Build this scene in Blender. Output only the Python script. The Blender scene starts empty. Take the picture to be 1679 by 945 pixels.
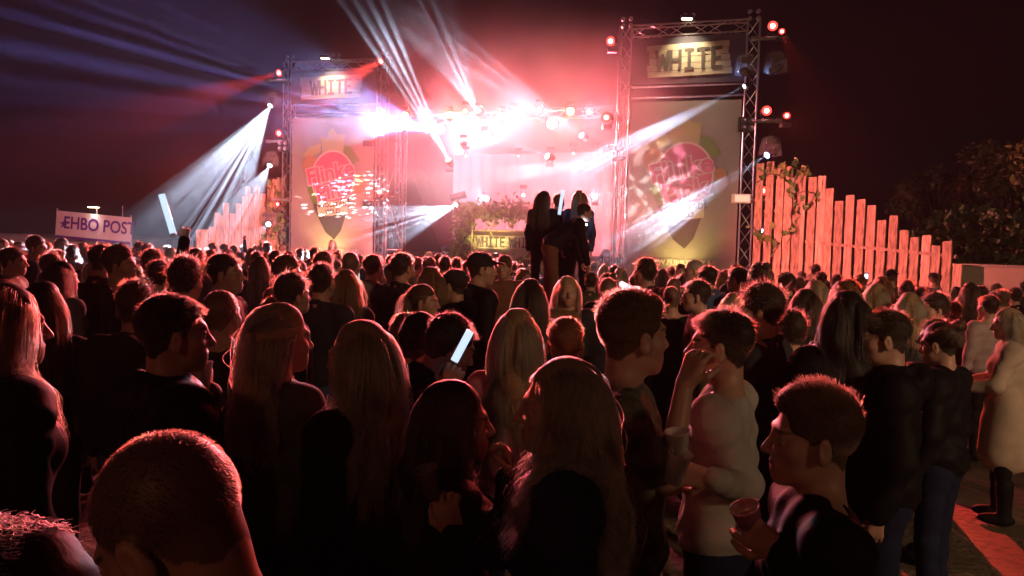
import bpy, math, random
import numpy as np
from mathutils import Vector, Matrix, Euler
sc = bpy.context.scene
COL = sc.collection
R = math.radians
rnd = random.Random(7)
# ------------------------------------------------------------------ camera
cam = bpy.data.objects.new('camera', bpy.data.cameras.new('camera')); COL.objects.link(cam); sc.camera = cam
cam.data.sensor_width = 36; cam.data.lens = 27.02; cam.data.clip_end = 400; cam.data.clip_start = .05
CM = Matrix.Translation((0, 0, 2.0)) @ Matrix.Rotation(R(87.0), 4, 'X') @ Matrix.Rotation(R(1.5), 4, 'Z')
cam.matrix_world = CM
# ------------------------------------------------------------------ night sky, view, render settings
w = bpy.data.worlds.new('World'); sc.world = w; w.use_nodes = True
bg = w.node_tree.nodes['Background']; bg.inputs[0].default_value = (.35, .32, .6, 1); bg.inputs[1].default_value = .0012
sc.view_settings.view_transform = 'Standard'; sc.view_settings.look = 'None'; sc.view_settings.exposure = .22; sc.view_settings.gamma = 1
sc.cycles.use_denoising = True
sc.cycles.max_bounces = 4; sc.cycles.diffuse_bounces = 1; sc.cycles.glossy_bounces = 1; sc.cycles.transmission_bounces = 3
sc.cycles.transparent_max_bounces = 8; sc.cycles.volume_bounces = 0; sc.cycles.use_adaptive_sampling = False
sc.cycles.sample_clamp_indirect = 3
try: sc.cycles_curves.shape = 'RIBBONS'
except Exception: pass

def P(px, py, d):
    """point seen at photo pixel (px, py), d metres in front of the camera along world +Y"""
    v = CM.to_3x3() @ Vector(((px-839.5)/1260, -(py-472.5)/1260, -1))
    return Vector((0, 0, 2.0)) + v*(d/v.y)
def horizon(px): return 406 + (px-839.5)*.0262

# ------------------------------------------------------------------ materials
MATS = {}
def mat(name, col, rough=.7, metal=0, noise=None, bump=None, emit=None, spec=.5, coat=0, alpha=None, trans=0):
    if name in MATS: return MATS[name]
    m = bpy.data.materials.new(name); m.use_nodes = True; nt = m.node_tree; N = nt.nodes; L = nt.links
    b = N['Principled BSDF']; b.inputs['Base Color'].default_value = (*col, 1); b.inputs['Roughness'].default_value = rough
    b.inputs['Metallic'].default_value = metal; b.inputs['Specular IOR Level'].default_value = spec; b.inputs['Coat Weight'].default_value = coat
    if trans: b.inputs['Transmission Weight'].default_value = trans
    if alpha is not None: b.inputs['Alpha'].default_value = alpha
    if emit: b.inputs['Emission Color'].default_value = (*emit[0], 1); b.inputs['Emission Strength'].default_value = emit[1]
    tc = N.new('ShaderNodeTexCoord')
    if noise:   # (scale, other colour, stretch xyz)
        mp = N.new('ShaderNodeMapping'); mp.inputs['Scale'].default_value = noise[2] if len(noise) > 2 else (1, 1, 1)
        L.new(tc.outputs['Object'], mp.inputs[0])
        n = N.new('ShaderNodeTexNoise'); n.inputs['Scale'].default_value = noise[0]; n.inputs['Detail'].default_value = 5
        L.new(mp.outputs[0], n.inputs['Vector'])
        cr = N.new('ShaderNodeValToRGB'); cr.color_ramp.elements[0].position = .35; cr.color_ramp.elements[1].position = .68
        cr.color_ramp.elements[0].color = (*col, 1); cr.color_ramp.elements[1].color = (*noise[1], 1)
        L.new(n.outputs[0], cr.inputs[0]); L.new(cr.outputs[0], b.inputs['Base Color'])
    if bump:    # (scale, strength, distance)
        n2 = N.new('ShaderNodeTexNoise'); n2.inputs['Scale'].default_value = bump[0]; n2.inputs['Detail'].default_value = 4
        L.new(tc.outputs['Object'], n2.inputs['Vector'])
        bp = N.new('ShaderNodeBump'); bp.inputs['Strength'].default_value = bump[1]; bp.inputs['Distance'].default_value = bump[2]
        L.new(n2.outputs[0], bp.inputs['Height']); L.new(bp.outputs[0], b.inputs['Normal'])
    MATS[name] = m; return m
M_alu = mat('aluminium', (.55, .55, .57), .35, .9, noise=(9, (.4, .4, .42)))
M_steel = mat('galvanised_steel', (.4, .4, .42), .45, .8)
M_black = mat('black_paint', (.02, .02, .022), .45)
M_plas = mat('clear_plastic', (.7, .72, .75), .12, alpha=.16, spec=.8)
M_wood = mat('pale_spruce', (.52, .38, .24), .75, noise=(3.0, (.20, .12, .07), (8, 8, .8)), bump=(30, .4, .004))
M_woodd = mat('knotty_spruce', (.44, .30, .18), .75, noise=(4.5, (.15, .09, .05), (5, 5, 1.1)), bump=(30, .4, .004))
for m_ in (M_wood, M_woodd):      # every board its own tone
    nt = m_.node_tree; b_ = nt.nodes['Principled BSDF']; src = b_.inputs['Base Color'].links[0].from_socket; oi = nt.nodes.new('ShaderNodeObjectInfo'); mr_ = nt.nodes.new('ShaderNodeMapRange'); mr_.inputs[3].default_value = .68; mr_.inputs[4].default_value = 1.12
    hs = nt.nodes.new('ShaderNodeHueSaturation'); nt.links.new(oi.outputs['Random'], mr_.inputs[0]); nt.links.new(mr_.outputs[0], hs.inputs['Value']); nt.links.new(src, hs.inputs['Color'])
    tc_ = nt.nodes.new('ShaderNodeTexCoord'); mp_ = nt.nodes.new('ShaderNodeMapping'); mp_.inputs['Scale'].default_value = (7, 7, 2.2); vo = nt.nodes.new('ShaderNodeTexVoronoi'); vo.inputs['Scale'].default_value = 1.0; kr = nt.nodes.new('ShaderNodeMapRange'); kr.inputs[1].default_value = .06; kr.inputs[2].default_value = .20; kr.inputs[3].default_value = .35; kr.inputs[4].default_value = 1
    nt.links.new(tc_.outputs['Object'], mp_.inputs[0]); nt.links.new(mp_.outputs[0], vo.inputs['Vector']); nt.links.new(vo.outputs['Distance'], kr.inputs[0]); mu_ = nt.nodes.new('ShaderNodeMix'); mu_.data_type = 'RGBA'; mu_.blend_type = 'MULTIPLY'; mu_.inputs[0].default_value = 1; nt.links.new(hs.outputs[0], mu_.inputs[6]); nt.links.new(kr.outputs[0], mu_.inputs[7]); nt.links.new(mu_.outputs[2], b_.inputs['Base Color'])
M_leaf = mat('ivy_leaf', (.10, .20, .045), .5, noise=(6, (.05, .11, .03)))
M_leafy = mat('yellow_green_leaf', (.22, .26, .06), .5, noise=(4, (.11, .16, .04)))
M_stem = mat('ivy_stem', (.09, .06, .035), .8)

# ------------------------------------------------------------------ mesh helpers
class MB:
    def __init__(s): s.v = []; s.f = []
    def box(s, c, d, M=None):
        x, y, z = d[0]/2, d[1]/2, d[2]/2; n = len(s.v)
        for a in (-1, 1):
            for b in (-1, 1):
                for e in (-1, 1):
                    p = Vector((a*x, b*y, e*z))
                    if M is not None: p = M @ p
                    s.v.append(p + Vector(c))
        for q in ((0,1,3,2),(4,6,7,5),(0,4,5,1),(2,3,7,6),(0,2,6,4),(1,5,7,3)): s.f.append([n+i for i in q])
        return s
    def tube(s, a, b, r, n=8, r2=None):
        a, b = Vector(a), Vector(b); d = (b-a).normalized(); u = d.orthogonal().normalized(); v = d.cross(u); k = len(s.v); r2 = r if r2 is None else r2
        for q, rr in ((a, r), (b, r2)):
            for i in range(n):
                t = 2*math.pi*i/n; s.v.append(q+u*(rr*math.cos(t))+v*(rr*math.sin(t)))
        for i in range(n): j = (i+1) % n; s.f.append([k+i, k+j, k+n+j, k+n+i])
        s.f.append([k+i for i in range(n)][::-1]); s.f.append([k+n+i for i in range(n)])
        return s
    def path(s, pts, r, n=8):
        for i in range(len(pts)-1): s.tube(pts[i], pts[i+1], r if not hasattr(r, '__len__') else r[i], n, None if not hasattr(r, '__len__') else r[i+1])
        return s
    def lathe(s, prof, n=20, M=None):
        k = len(s.v)
        for (r, z) in prof:
            for i in range(n):
                t = 2*math.pi*i/n; p = Vector((r*math.cos(t), r*math.sin(t), z)); s.v.append(M @ p if M is not None else p)
        for a in range(len(prof)-1):
            for i in range(n): j = (i+1) % n; s.f.append([k+a*n+i, k+a*n+j, k+(a+1)*n+j, k+(a+1)*n+i])
        return s
    def poly(s, pts, depth, M=None):
        """outline in local xz plane, thickness along y"""
        k = len(s.v); n = len(pts)
        for y in (-depth/2, depth/2):
            for x, z in pts:
                p = Vector((x, y, z)); s.v.append(M @ p if M is not None else p)
        s.f.append([k+i for i in range(n)]); s.f.append([k+n+i for i in range(n)][::-1])
        for i in range(n): j = (i+1) % n; s.f.append([k+j, k+i, k+n+i, k+n+j])
        return s
    def mesh(s, name, m, smooth=False):
        me = bpy.data.meshes.new(name); me.from_pydata([tuple(p) for p in s.v], [], s.f)
        if m: me.materials.append(m)
        if smooth: me.polygons.foreach_set('use_smooth', [True]*len(me.polygons))
        me.update(); return me
def link(name, data, parent=None, M=None):
    o = bpy.data.objects.new(name, data); COL.objects.link(o)
    if parent is not None: o.parent = parent
    if M is not None: o.matrix_local = M if isinstance(M, Matrix) else Matrix.Translation(M)
    return o
def thing(name, label, cat, loc=(0, 0, 0), rz=0, group=None):
    o = bpy.data.objects.new(name, None); COL.objects.link(o); o.empty_display_size = .1
    o.location = loc; o.rotation_euler = (0, 0, rz); tag(o, label, cat, group); return o
def tag(o, label, cat, group=None):
    o['label'] = label; o['category'] = cat
    if group: o['group'] = group
    return o
def part(root, name, mb, m, smooth=False, M=None, kind=None):
    o = link(name, mb.mesh(name, m, smooth), root, M)
    if kind: o['kind'] = kind
    return o
def struct(name, mb, m, smooth=False):
    o = link(name, mb.mesh(name, m, smooth)); o['kind'] = 'structure'; return o
def text(root, body, size, M, m, extrude=.004, bold=0, name='lettering', sx=1, shear=0, space=1):
    c = bpy.data.curves.new(name, 'FONT'); c.body = body; c.size = size; c.extrude = extrude; c.offset = bold; c.align_x = 'CENTER'; c.align_y = 'CENTER'
    c.space_character = space; c.shear = shear; c.resolution_u = 4; c.materials.append(m)
    t = bpy.data.objects.new('t', c); me = bpy.data.meshes.new_from_object(t); me.name = name; bpy.data.objects.remove(t)
    return link(name, me, root, M @ Matrix.Scale(sx, 4, (1, 0, 0)))
def frame(o, xd, up=(0, 0, 1)):
    x = Vector(xd).normalized(); u = Vector(up); z = x.cross(u).normalized(); u = z.cross(x)
    return Matrix(((x.x, u.x, z.x, o[0]), (x.y, u.y, z.y, o[1]), (x.z, u.z, z.z, o[2]), (0, 0, 0, 1)))
UNIT_ROD = MB().tube((0, 0, 0), (0, 0, 1), 1, 6).mesh('rod', M_alu)
def rod(root, name, a, b, r):
    """a tube child that shares one unit mesh"""
    a, b = Vector(a), Vector(b); d = b-a
    q = d.to_track_quat('Z', 'Y').to_matrix().to_4x4()
    o = link(name, UNIT_ROD, root); o.matrix_local = Matrix.Translation(a) @ q @ Matrix.Diagonal((r, r, d.length, 1)); return o

# ------------------------------------------------------------------ ground
def ground():
    n = 60; v = []; f = []; xs = np.concatenate([np.linspace(-150, -14, 8), np.linspace(-12, 12, 80), np.linspace(14, 150, 8)]); ys = np.concatenate([np.linspace(-30, 1, 6), np.linspace(1.3, 14, 70), np.linspace(16, 200, 12)])
    for y in ys:
        for x in xs:
            near = max(0, 1-abs(x)/14)*max(0, 1-abs(y-7)/9)
            v.append((x, y, near*(.02*math.sin(x*3.1+y*1.7)+.012*math.sin(x*7.3-y*5.1))-.01))
    W = len(xs)
    for j in range(len(ys)-1):
        for i in range(W-1): f.append((j*W+i, j*W+i+1, (j+1)*W+i+1, (j+1)*W+i))
    b = MB(); b.v = [Vector(p) for p in v]; b.f = f
    m = mat('trampled_ground', (.06, .045, .03), .75, noise=(1.6, (.15, .115, .075)), bump=(14, .9, .03))
    return struct('ground', b, m, True)
ground()
# ------------------------------------------------------------------ trusses and towers
def truss(root, a, b, w=.29, side=None, bay=.42, r=.025, rb=.011):
    """square truss between a and b: four chords and zigzag braces on each face, as children of one truss part"""
    a, b = Vector(a), Vector(b); d = (b-a).normalized(); s = Vector(side) if side is not None else Vector((1, 0, 0)); s = (s-d*s.dot(d)).normalized(); t = d.cross(s)
    h = w/2; cs = [s*h+t*h, s*h-t*h, -s*h-t*h, -s*h+t*h]
    em = bpy.data.objects.new('truss', None); COL.objects.link(em); em.parent = root; em.location = a; L = (b-a)
    for c in cs: rod(em, 'chord', c, c+L, r)
    n = max(2, int(L.length/bay)); k = 0
    for i in range(n):
        for q in range(4):
            c0, c1 = cs[q], cs[(q+1) % 4]
            if i % 2: c0, c1 = c1, c0
            rod(em, 'brace', c0+L*(i/n), c1+L*((i+1)/n), rb)
    return em
def base_plate(root, p):
    part(root, 'base_plate', MB().box((p[0], p[1], .03), (.9, .9, .03)), M_steel)
    part(root, 'ballast_block', MB().box((p[0], p[1]+.1, .30), (.7, .6, .5)), mat('concrete', (.3, .29, .27), .9, noise=(5, (.22, .21, .2)), bump=(20, .4, .01)))

def art_mats():
    return dict(pink=mat('print_pink', (.62, .12, .22), .6), pale=mat('print_pale_pink', (.72, .5, .5), .6), yellow=mat('print_yellow', (.42, .33, .15), .6), green=mat('print_green', (.16, .22, .07), .6),
        dark=mat('print_dark', (.07, .06, .05), .6), orange=mat('print_orange', (.42, .20, .10), .6), cream=mat('print_cream', (.6, .52, .40), .6))
def ell(cx, cz, rx, rz, n=36, rot=0, jag=0):
    pts = []
    for i in range(n):
        t = 2*math.pi*i/n; k = 1+jag*math.sin(5*t+cx*9)
        x, z = rx*k*math.cos(t), rz*k*math.sin(t); pts.append((cx+x*math.cos(rot)-z*math.sin(rot), cz+x*math.sin(rot)+z*math.cos(rot)))
    return pts
def big_banner(root, F, W, H):
    """printed banner; F maps (x along the width, y up, z towards the crowd) with the origin at the banner's middle"""
    A = art_mats()
    def M3(dz): return F @ Matrix.Translation((0, 0, dz)) @ Matrix.Rotation(R(90), 4, 'X')    # poly's xz plane -> banner plane (y up)
    M_ban = mat('banner_cloth', (.34, .29, .26), .8, noise=(1.2, (.28, .24, .21)), bump=(3, .5, .02))
    nx, nz = 24, 40; b = MB()
    for j in range(nz+1):
        for i in range(nx+1):
            x, y = (i/nx-.5)*W, (j/nz-.5)*H; zz = .012*math.sin(x*5+y*1.3)*math.sin(y*2.1+1)+.01*math.sin(y*4.4)
            b.v.append(F @ Vector((x, y, zz)))
    for j in range(nz):
        for i in range(nx): k = j*(nx+1)+i; b.f.append([k, k+1, k+nx+2, k+nx+1])
    part(root, 'printed_banner', b, M_ban, True)
    s = W/3.0; cy = .35*s
    def pl(name, pts, m, dz): part(root, name, MB().poly([(x*s, -(y*s+cy)) if False else (x*s, (y*s+cy)) for x, y in pts], .004), m, M=F @ Matrix.Translation((0, 0, dz)) @ Matrix(((1, 0, 0, 0), (0, 0, 1, 0), (0, 1, 0, 0), (0, 0, 0, 1))))
    pl('printed_cone', [(-.85, .1), (-.78, -.5), (-.55, -1.1), (-.2, -1.75), (.12, -2.0), (.36, -1.7), (.62, -.9), (.72, -.2), (.3, .2), (-.4, .25)], A['dark'], .028)
    pl('printed_hop_leaf', ell(-.72, .95, .36, .17, rot=.5, jag=.12), A['yellow'], .030)
    pl('printed_hop_leaf', ell(.62, .85, .42, .2, rot=-.7, jag=.12), A['green'], .030)
    pl('printed_hop_leaf', ell(-.62, -.45, .2, .42, rot=.3, jag=.1), A['green'], .033)
    pl('printed_fruit', ell(-.78, .45, .3, .36, jag=.05), A['orange'], .034)
    pl('printed_fruit', ell(.95, -.1, .3, .34, jag=.08), A['orange'], .034)
    pl('printed_crown', [(-.32, .72), (-.42, 1.45), (-.22, 1.36), (-.1, 1.62), (.02, 1.72), (.18, 1.5), (.46, 1.5), (.40, .72)], A['yellow'], .038)
    pl('printed_disc', ell(.05, .05, .80, .93), A['pale'], .043)
    pl('printed_disc', ell(.05, .05, .74, .87), A['pink'], .047)
    TM = F @ Matrix.Translation((0, cy, 0)) @ Matrix.Rotation(R(12), 4, 'Z')
    for dz, off, mm in ((.052, .055*s, A['pale']), (.058, .018*s, A['pink'])):
        text(root, 'Flinke', .74*s, TM @ Matrix.Translation((.0, .22*s, dz)), mm, .002, off)
        text(root, 'Pink', .72*s, TM @ Matrix.Translation((-.02*s, -.40*s, dz)), mm, .002, off)
    pl('printed_ribbon', [(-.52, -.78), (-.45, -1.25), (.62, -1.12), (.60, -.66)], A['cream'], .050)
    text(root, 'INGOLSTADT\nWILD', .22*s, F @ Matrix.Translation((.06*s, cy-.95*s, .056)) @ Matrix.Rotation(R(4), 4, 'Z'), A['dark'], .002, .004)
    text(root, 'WWW.FLINKEPINK.NL', .20*s, F @ Matrix.Translation((0, -H/2+.38, .03)), A['pale'], .002, .004)
def plank_sign(root, F, W, H, body, size, m_l):
    """uneven pale boards with the word in stencilled plank letters"""
    n = 5; b = H/n
    for i in range(n):
        x0, x1 = -W/2+rnd.uniform(-.05, .05), W/2+rnd.uniform(-.06, .06)
        part(root, 'board', MB().box(((x0+x1)/2, (i+.5)*b-H/2, .03+.004*(i % 2)), (x1-x0, b-.012, .022)), mat('sign_board', (.42, .36, .26), .7, noise=(4, (.30, .24, .16), (.6, 7, 7))), M=F)
    # letters of short planks, split by dark cuts
    lw = size*.72; th = size*.17; x = -len(body)*lw/2+lw*.12
    SEG = {'W': [((0, 1), (.18, 0)), ((.18, 0), (.4, .8)), ((.4, .8), (.62, 0)), ((.62, 0), (.8, 1))], 'H': [((.05, 0), (.05, 1)), ((.65, 0), (.65, 1)), ((.05, .5), (.65, .5))],
           'I': [((.35, 0), (.35, 1)), ((.12, 1), (.58, 1)), ((.12, 0), (.58, 0))], 'T': [((.35, 0), (.35, 1)), ((0, 1), (.7, 1))], 'E': [((.08, 0), (.08, 1)), ((.08, 1), (.62, 1)), ((.08, .5), (.52, .5)), ((.08, 0), (.62, 0))]}
    for ch in body:
        mb = MB()
        for (p, q) in SEG[ch]:
            p, q = Vector((x+p[0]*size*.8, (p[1]-.5)*size, 0)), Vector((x+q[0]*size*.8, (q[1]-.5)*size, 0)); d = q-p; ang = math.atan2(d.y, d.x); m = (p+q)/2
            mb.box((m.x, m.y, .058+rnd.uniform(0, .004)), (d.length+th*.7, th, .016), Matrix.Rotation(ang, 3, 'Z'))
        part(root, 'letter', mb, m_l, M=F); x += lw

def gobo(ld, kind, scale=20, seed=0, axis_=(0, 1, 0)):
    """glass pattern wheel: dots, or slits that split the beam into a fan of thin rays"""
    ld.use_nodes = True; nt = ld.node_tree; N = nt.nodes; L = nt.links; em = N['Emission']
    tc = N.new('ShaderNodeTexCoord'); mr = N.new('ShaderNodeMapRange')
    if kind == 'dots':
        t = N.new('ShaderNodeTexVoronoi'); t.inputs['Scale'].default_value = scale; L.new(tc.outputs['Normal'], t.inputs['Vector']); L.new(t.outputs['Distance'], mr.inputs[0])
        mr.inputs[1].default_value = .36; mr.inputs[2].default_value = .30; mr.inputs[3].default_value = .0; mr.inputs[4].default_value = 3.0
    elif kind == 'patch':
        t = N.new('ShaderNodeTexNoise'); t.inputs['Scale'].default_value = scale; L.new(tc.outputs['Normal'], t.inputs['Vector']); L.new(t.outputs[0], mr.inputs[0]); mr.inputs[1].default_value = .50; mr.inputs[2].default_value = .58; mr.inputs[3].default_value = .0; mr.inputs[4].default_value = 2.4
    else:
        dt = N.new('ShaderNodeVectorMath'); dt.operation = 'DOT_PRODUCT'; dt.inputs[1].default_value = axis_; L.new(tc.outputs['Normal'], dt.inputs[0])
        t = N.new('ShaderNodeTexNoise'); t.noise_dimensions = '1D'; t.inputs['Scale'].default_value = scale*2.0; t.inputs['Detail'].default_value = 3; t.inputs['Roughness'].default_value = .75
        ad = N.new('ShaderNodeMath'); ad.operation = 'ADD'; ad.inputs[1].default_value = seed*3.71+.4; L.new(dt.outputs['Value'], ad.inputs[0]); L.new(ad.outputs[0], t.inputs['W']); L.new(t.outputs[0], mr.inputs[0])
        mr.inputs[1].default_value = .46; mr.inputs[2].default_value = .58; mr.inputs[3].default_value = .04; mr.inputs[4].default_value = 2.4
    L.new(mr.outputs[0], em.inputs['Strength'])
def spot(name, root, a, b, ang, power, col, blend=.25, gob=None, scale=20, size=.04, seed=0):
    ld = bpy.data.lights.new(name, 'SPOT'); ld.energy = power; ld.color = col; ld.spot_size = R(ang); ld.spot_blend = blend; ld.shadow_soft_size = size
    o = bpy.data.objects.new(name, ld); COL.objects.link(o)
    a, b = Vector(a), Vector(b); o.matrix_world = Matrix.Translation(a) @ (b-a).to_track_quat('-Z', 'Y').to_matrix().to_4x4()
    if gob: n_ = (b-a).cross(a-Vector((0, 0, 2))).normalized(); gobo(ld, gob, scale, seed, tuple(o.matrix_world.to_3x3().inverted() @ n_))
    return o
WHITEB = (.62, .76, 1.0); REDL = (1.0, .06, .045)
def emis(name, col, s): return mat(name, (0, 0, 0), .3, emit=(col, s))
M_lensw = emis('lit_lens_white', (.75, .87, 1), 14); M_lensr = emis('lit_lens_red', (1, .035, .025), 4); M_core = emis('lit_core_pink', (1, .62, .55), 9); M_lensb = emis('lit_lens_blue', (.35, .5, 1), 12); M_lenso = emis('lit_lens_amber', (1, .45, .12), 18); M_warm = emis('lit_tube_warm', (1, .82, .5), 14)
def lamp_head(name, label, cat, p, tgt, mlens, power, col, ang=20, gob=None, scale=20, r=.085, hood=False, group=None, hang=True, blend=.25, seed=0, light=True):
    """moving head or par can at p aimed at tgt: yoke, body, lens, clamp; the light leaves its lens"""
    p, tgt = Vector(p), Vector(tgt); root = thing(name, label, cat, p, 0, group)
    d = (tgt-p).normalized(); q = d.to_track_quat('Z', 'Y').to_matrix().to_4x4(); s = 1 if hang else -1
    body = MB().lathe([(0, -.34), (r*.7, -.33), (r*1.05, -.25), (r*1.1, -.10), (r*1.15, -.03), (r*1.2, 0), (r*1.02, .0), (r*1.0, -.02)], 20, q)
    for k in range(4): body.lathe([(r*1.17, -.24+.035*k), (r*1.19, -.235+.035*k), (r*1.17, -.23+.035*k)], 20, q)
    part(root, 'body', body, M_black, True)
    part(root, 'lens', MB().lathe([(0, -.008), (r*.6, -.010), (r*1.0, -.015)], 20, q), mlens, True)
    if mlens is M_lensr: part(root, 'bulb', MB().lathe([(0, .006), (r*.38, .004), (r*.5, -.004)], 16, q), M_core, True)
    y = MB(); c = q @ Vector((0, 0, -.14)); xx = q.to_3x3() @ Vector((1, 0, 0))
    for sg in (-1, 1): y.path([c+xx*sg*r*1.3, c+xx*sg*r*1.35+Vector((0, 0, s*.12)), c+xx*sg*r*.8+Vector((0, 0, s*.2))], .014, 6)
    y.tube(c-xx*r*.8+Vector((0, 0, s*.2)), c+xx*r*.8+Vector((0, 0, s*.2)), .014, 6)
    part(root, 'yoke', y, M_black)
    part(root, 'base', MB().box(c+Vector((0, 0, s*.26)), (.24, .2, .10)), M_black)
    if hood:
        hb = MB().lathe([(.05, .42), (.19, .36), (.25, .2), (.28, -.02), (.29, -.06)], 14, Matrix.Translation(c)); part(root, 'rain_hood', hb, M_plas, True)
    if light:
        o = spot('lamp', root, p+d*.02, tgt, ang, power, col, blend, gob, scale, size=.009 if gob else r*.6, seed=seed); o.parent = root; o.location = Vector(d*.02)
    return root

# ---- left tower
def tower(label, A, B, zt, zm, who):
    ra = Vector((A.x, A.y, 0)); rb = Vector((B.x, B.y, 0)); t = thing('truss_tower', label, 'truss tower', ra); dx = (rb-ra); u = dx.normalized(); W = dx.length
    truss(t, (0, 0, .05), (0, 0, zt), side=u); truss(t, dx+Vector((0, 0, .05)), dx+Vector((0, 0, zt)), side=u)
    truss(t, u*.15+Vector((0, 0, zt-.16)), dx-u*.15+Vector((0, 0, zt-.16)), side=(0, 0, 1))
    for z in (zm, zm-.28): part(t, 'cross_bar', MB().tube(u*.15+Vector((0, 0, z)), dx-u*.15+Vector((0, 0, z)), .03), M_alu)
    base_plate(t, (0, 0)); base_plate(t, dx)
    for p in (Vector((0, 0, 0)), dx*.5, dx):      # pairs of round couplers on the top
        for a in (-.1, .1):
            for b in (0, .17): part(t, 'coupler', MB().tube(p+u*a+Vector((0, -.03, zt+.04+b)), p+u*a+Vector((0, .05, zt+.04+b)), .05, 10), M_steel)
    return t, ra, u, W
LA, LB = P(472, 400, 26.0), P(624, 400, 25.2)
RA, RB = P(1016, 400, 20.3), P(1221, 400, 19.4)
ZL = P(470, 103, 26).z; ZR = P(1240, 33, 19.4).z
tl, lo, lu, LW = tower('left truss tower with the whole pink crest banner beside the pale plank fence', LA, LB, ZL, P(500, 175, 26).z, 'l')
tr, ro, ru, RW = tower('tall right truss tower with the banner half hidden in smoke', RA, RB, ZR, P(1100, 142, 20).z, 'r')
M_navy = mat('dark_banner', (.05, .045, .06), .8, noise=(1, (.04, .035, .05)))
M_let = mat('letter_board_dark', (.05, .04, .03), .7)
def hang(t, o, u, W, H, zc, lab, name, builder, *a):
    n = thing(name, lab[0], lab[1], o); n.location = o; F = frame(u*(W/2)+Vector((0, -.0, zc))+Vector((u.y, -u.x, 0))*.17, u); builder(n, F, *a); return n
def top_banner(n, F, W, H, sw, sh, size, sx):
    part(n, 'banner_sheet', MB().box((0, 0, 0), (W, H, .012)), M_navy, M=F)
    G = F @ Matrix.Translation((sx, 0, 0)) @ Matrix.Rotation(R(1.5), 4, 'Z')
    plank_sign(n, G, sw, sh, 'WHITE', size, M_let)
for (o, u, W, zt, zm, d, lab) in ((lo, lu, LW, ZL, P(500, 175, 26).z, 26, 'left'), (ro, ru, RW, ZR, P(1100, 142, 20).z, 20, 'right')):
    z0, z1 = zm+.02, zt-.36
    hang(t=None, o=o, u=u, W=W, H=0, zc=(z0+z1)/2, lab=('dark banner with boards reading WHITE at the top of the %s tower' % lab, 'banner'), name='banner', builder=lambda n, F, W=W, z0=z0, z1=z1: top_banner(n, F, W-.35, z1-z0, W*.64, (z1-z0)*.70, (z1-z0)*.40, -.05 if lab == 'left' else .05))
    zb = 1.35; zt2 = zm-.42
    hang(t=None, o=o, u=u, W=W, H=0, zc=(zb+zt2)/2, lab=(('tall printed banner with pink round crest filling the %s tower' % lab) + (', smoke over its left half' if lab == 'right' else ''), 'banner'), name='banner', builder=lambda n, F, W=W, zb=zb, zt2=zt2: big_banner(n, F, W-.42, zt2-zb))
    # lamp over the sign, yellow uplight below
    f = Vector((u.y, -u.x, 0)); c = o+u*W*.5
    n = thing('sign_lamp', 'small lit work lamp over the WHITE boards of the %s tower' % lab, 'lamp', c+f*.75+Vector((0, 0, zt-.1)))
    part(n, 'lamp_body', MB().box((0, 0, .05), (.3, .14, .08)), M_black); part(n, 'lens', MB().box((0, 0, -.0), (.24, .10, .02)), M_warm)
    part(n, 'arm', MB().tube((0, 0, .08), -f*.75+Vector((0, 0, .1)), .015), M_steel)
    s = spot('lamp', n, n.location-Vector((0, 0, .04)), c+Vector((0, 0, zt-1.2)), 95, 200 if lab == 'right' else 230, (1, .8, .5), 1.0, size=.05)
    s.parent = n; s.location = (0, 0, -.04)
    n = thing('uplight', 'yellow floor uplight at the foot of the %s banner' % lab, 'lamp', c+f*.7+Vector((0, 0, 1.0)))
    part(n, 'lamp_body', MB().box((0, 0, .05), (.34, .2, .16)), M_black); part(n, 'stand', MB().tube((0, 0, 0), (0, 0, -1.0), .04), M_black)
    part(n, 'lens', MB().box((0, 0, .135), (.3, .16, .012)), emis('lit_lens_yellow', (1, .85, .3), 5))
    s = spot('lamp', n, n.location+Vector((0, 0, .2)), c+Vector((0, 0, 4.2))-f*.1, 110, 260 if lab=='left' else 200, (1, .78, .22), 1.0, size=.1); s.parent = n; s.location = (0, 0, .16)
# ---- outriggers with lamps
def outrigger(p0, p1, lab):
    n = thing('outrigger_bar', lab, 'lighting bar', p0); part(n, 'bar', MB().tube((0, 0, 0), p1-p0, .045, 10), M_alu)
    for k in (.05, .9): part(n, 'clamp', MB().tube((p1-p0)*k-Vector((.05, 0, 0)), (p1-p0)*k+Vector((.05, 0, 0)), .065, 8), M_steel)
    return n
G1 = 'red wash lamps on the tower outriggers'; G2 = 'moving head lamps below the tower outriggers'
for (x0, x1, y, lab) in ((1232, 1292, 62, 'top'), (1224, 1282, 198, 'middle'), (1216, 1274, 328, 'lowest')):
    outrigger(P(x0, y+2, 19.2), P(x1, y, 19.1), '%s outrigger bar on the right tower' % lab)
for (x0, x1, y, lab) in ((476, 438, 132, 'top'), (474, 436, 232, 'middle'), (474, 446, 328, 'lowest')):
    outrigger(P(x0, y, 25.7), P(x1, y, 25.6), '%s outrigger bar on the left tower' % lab)
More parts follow.
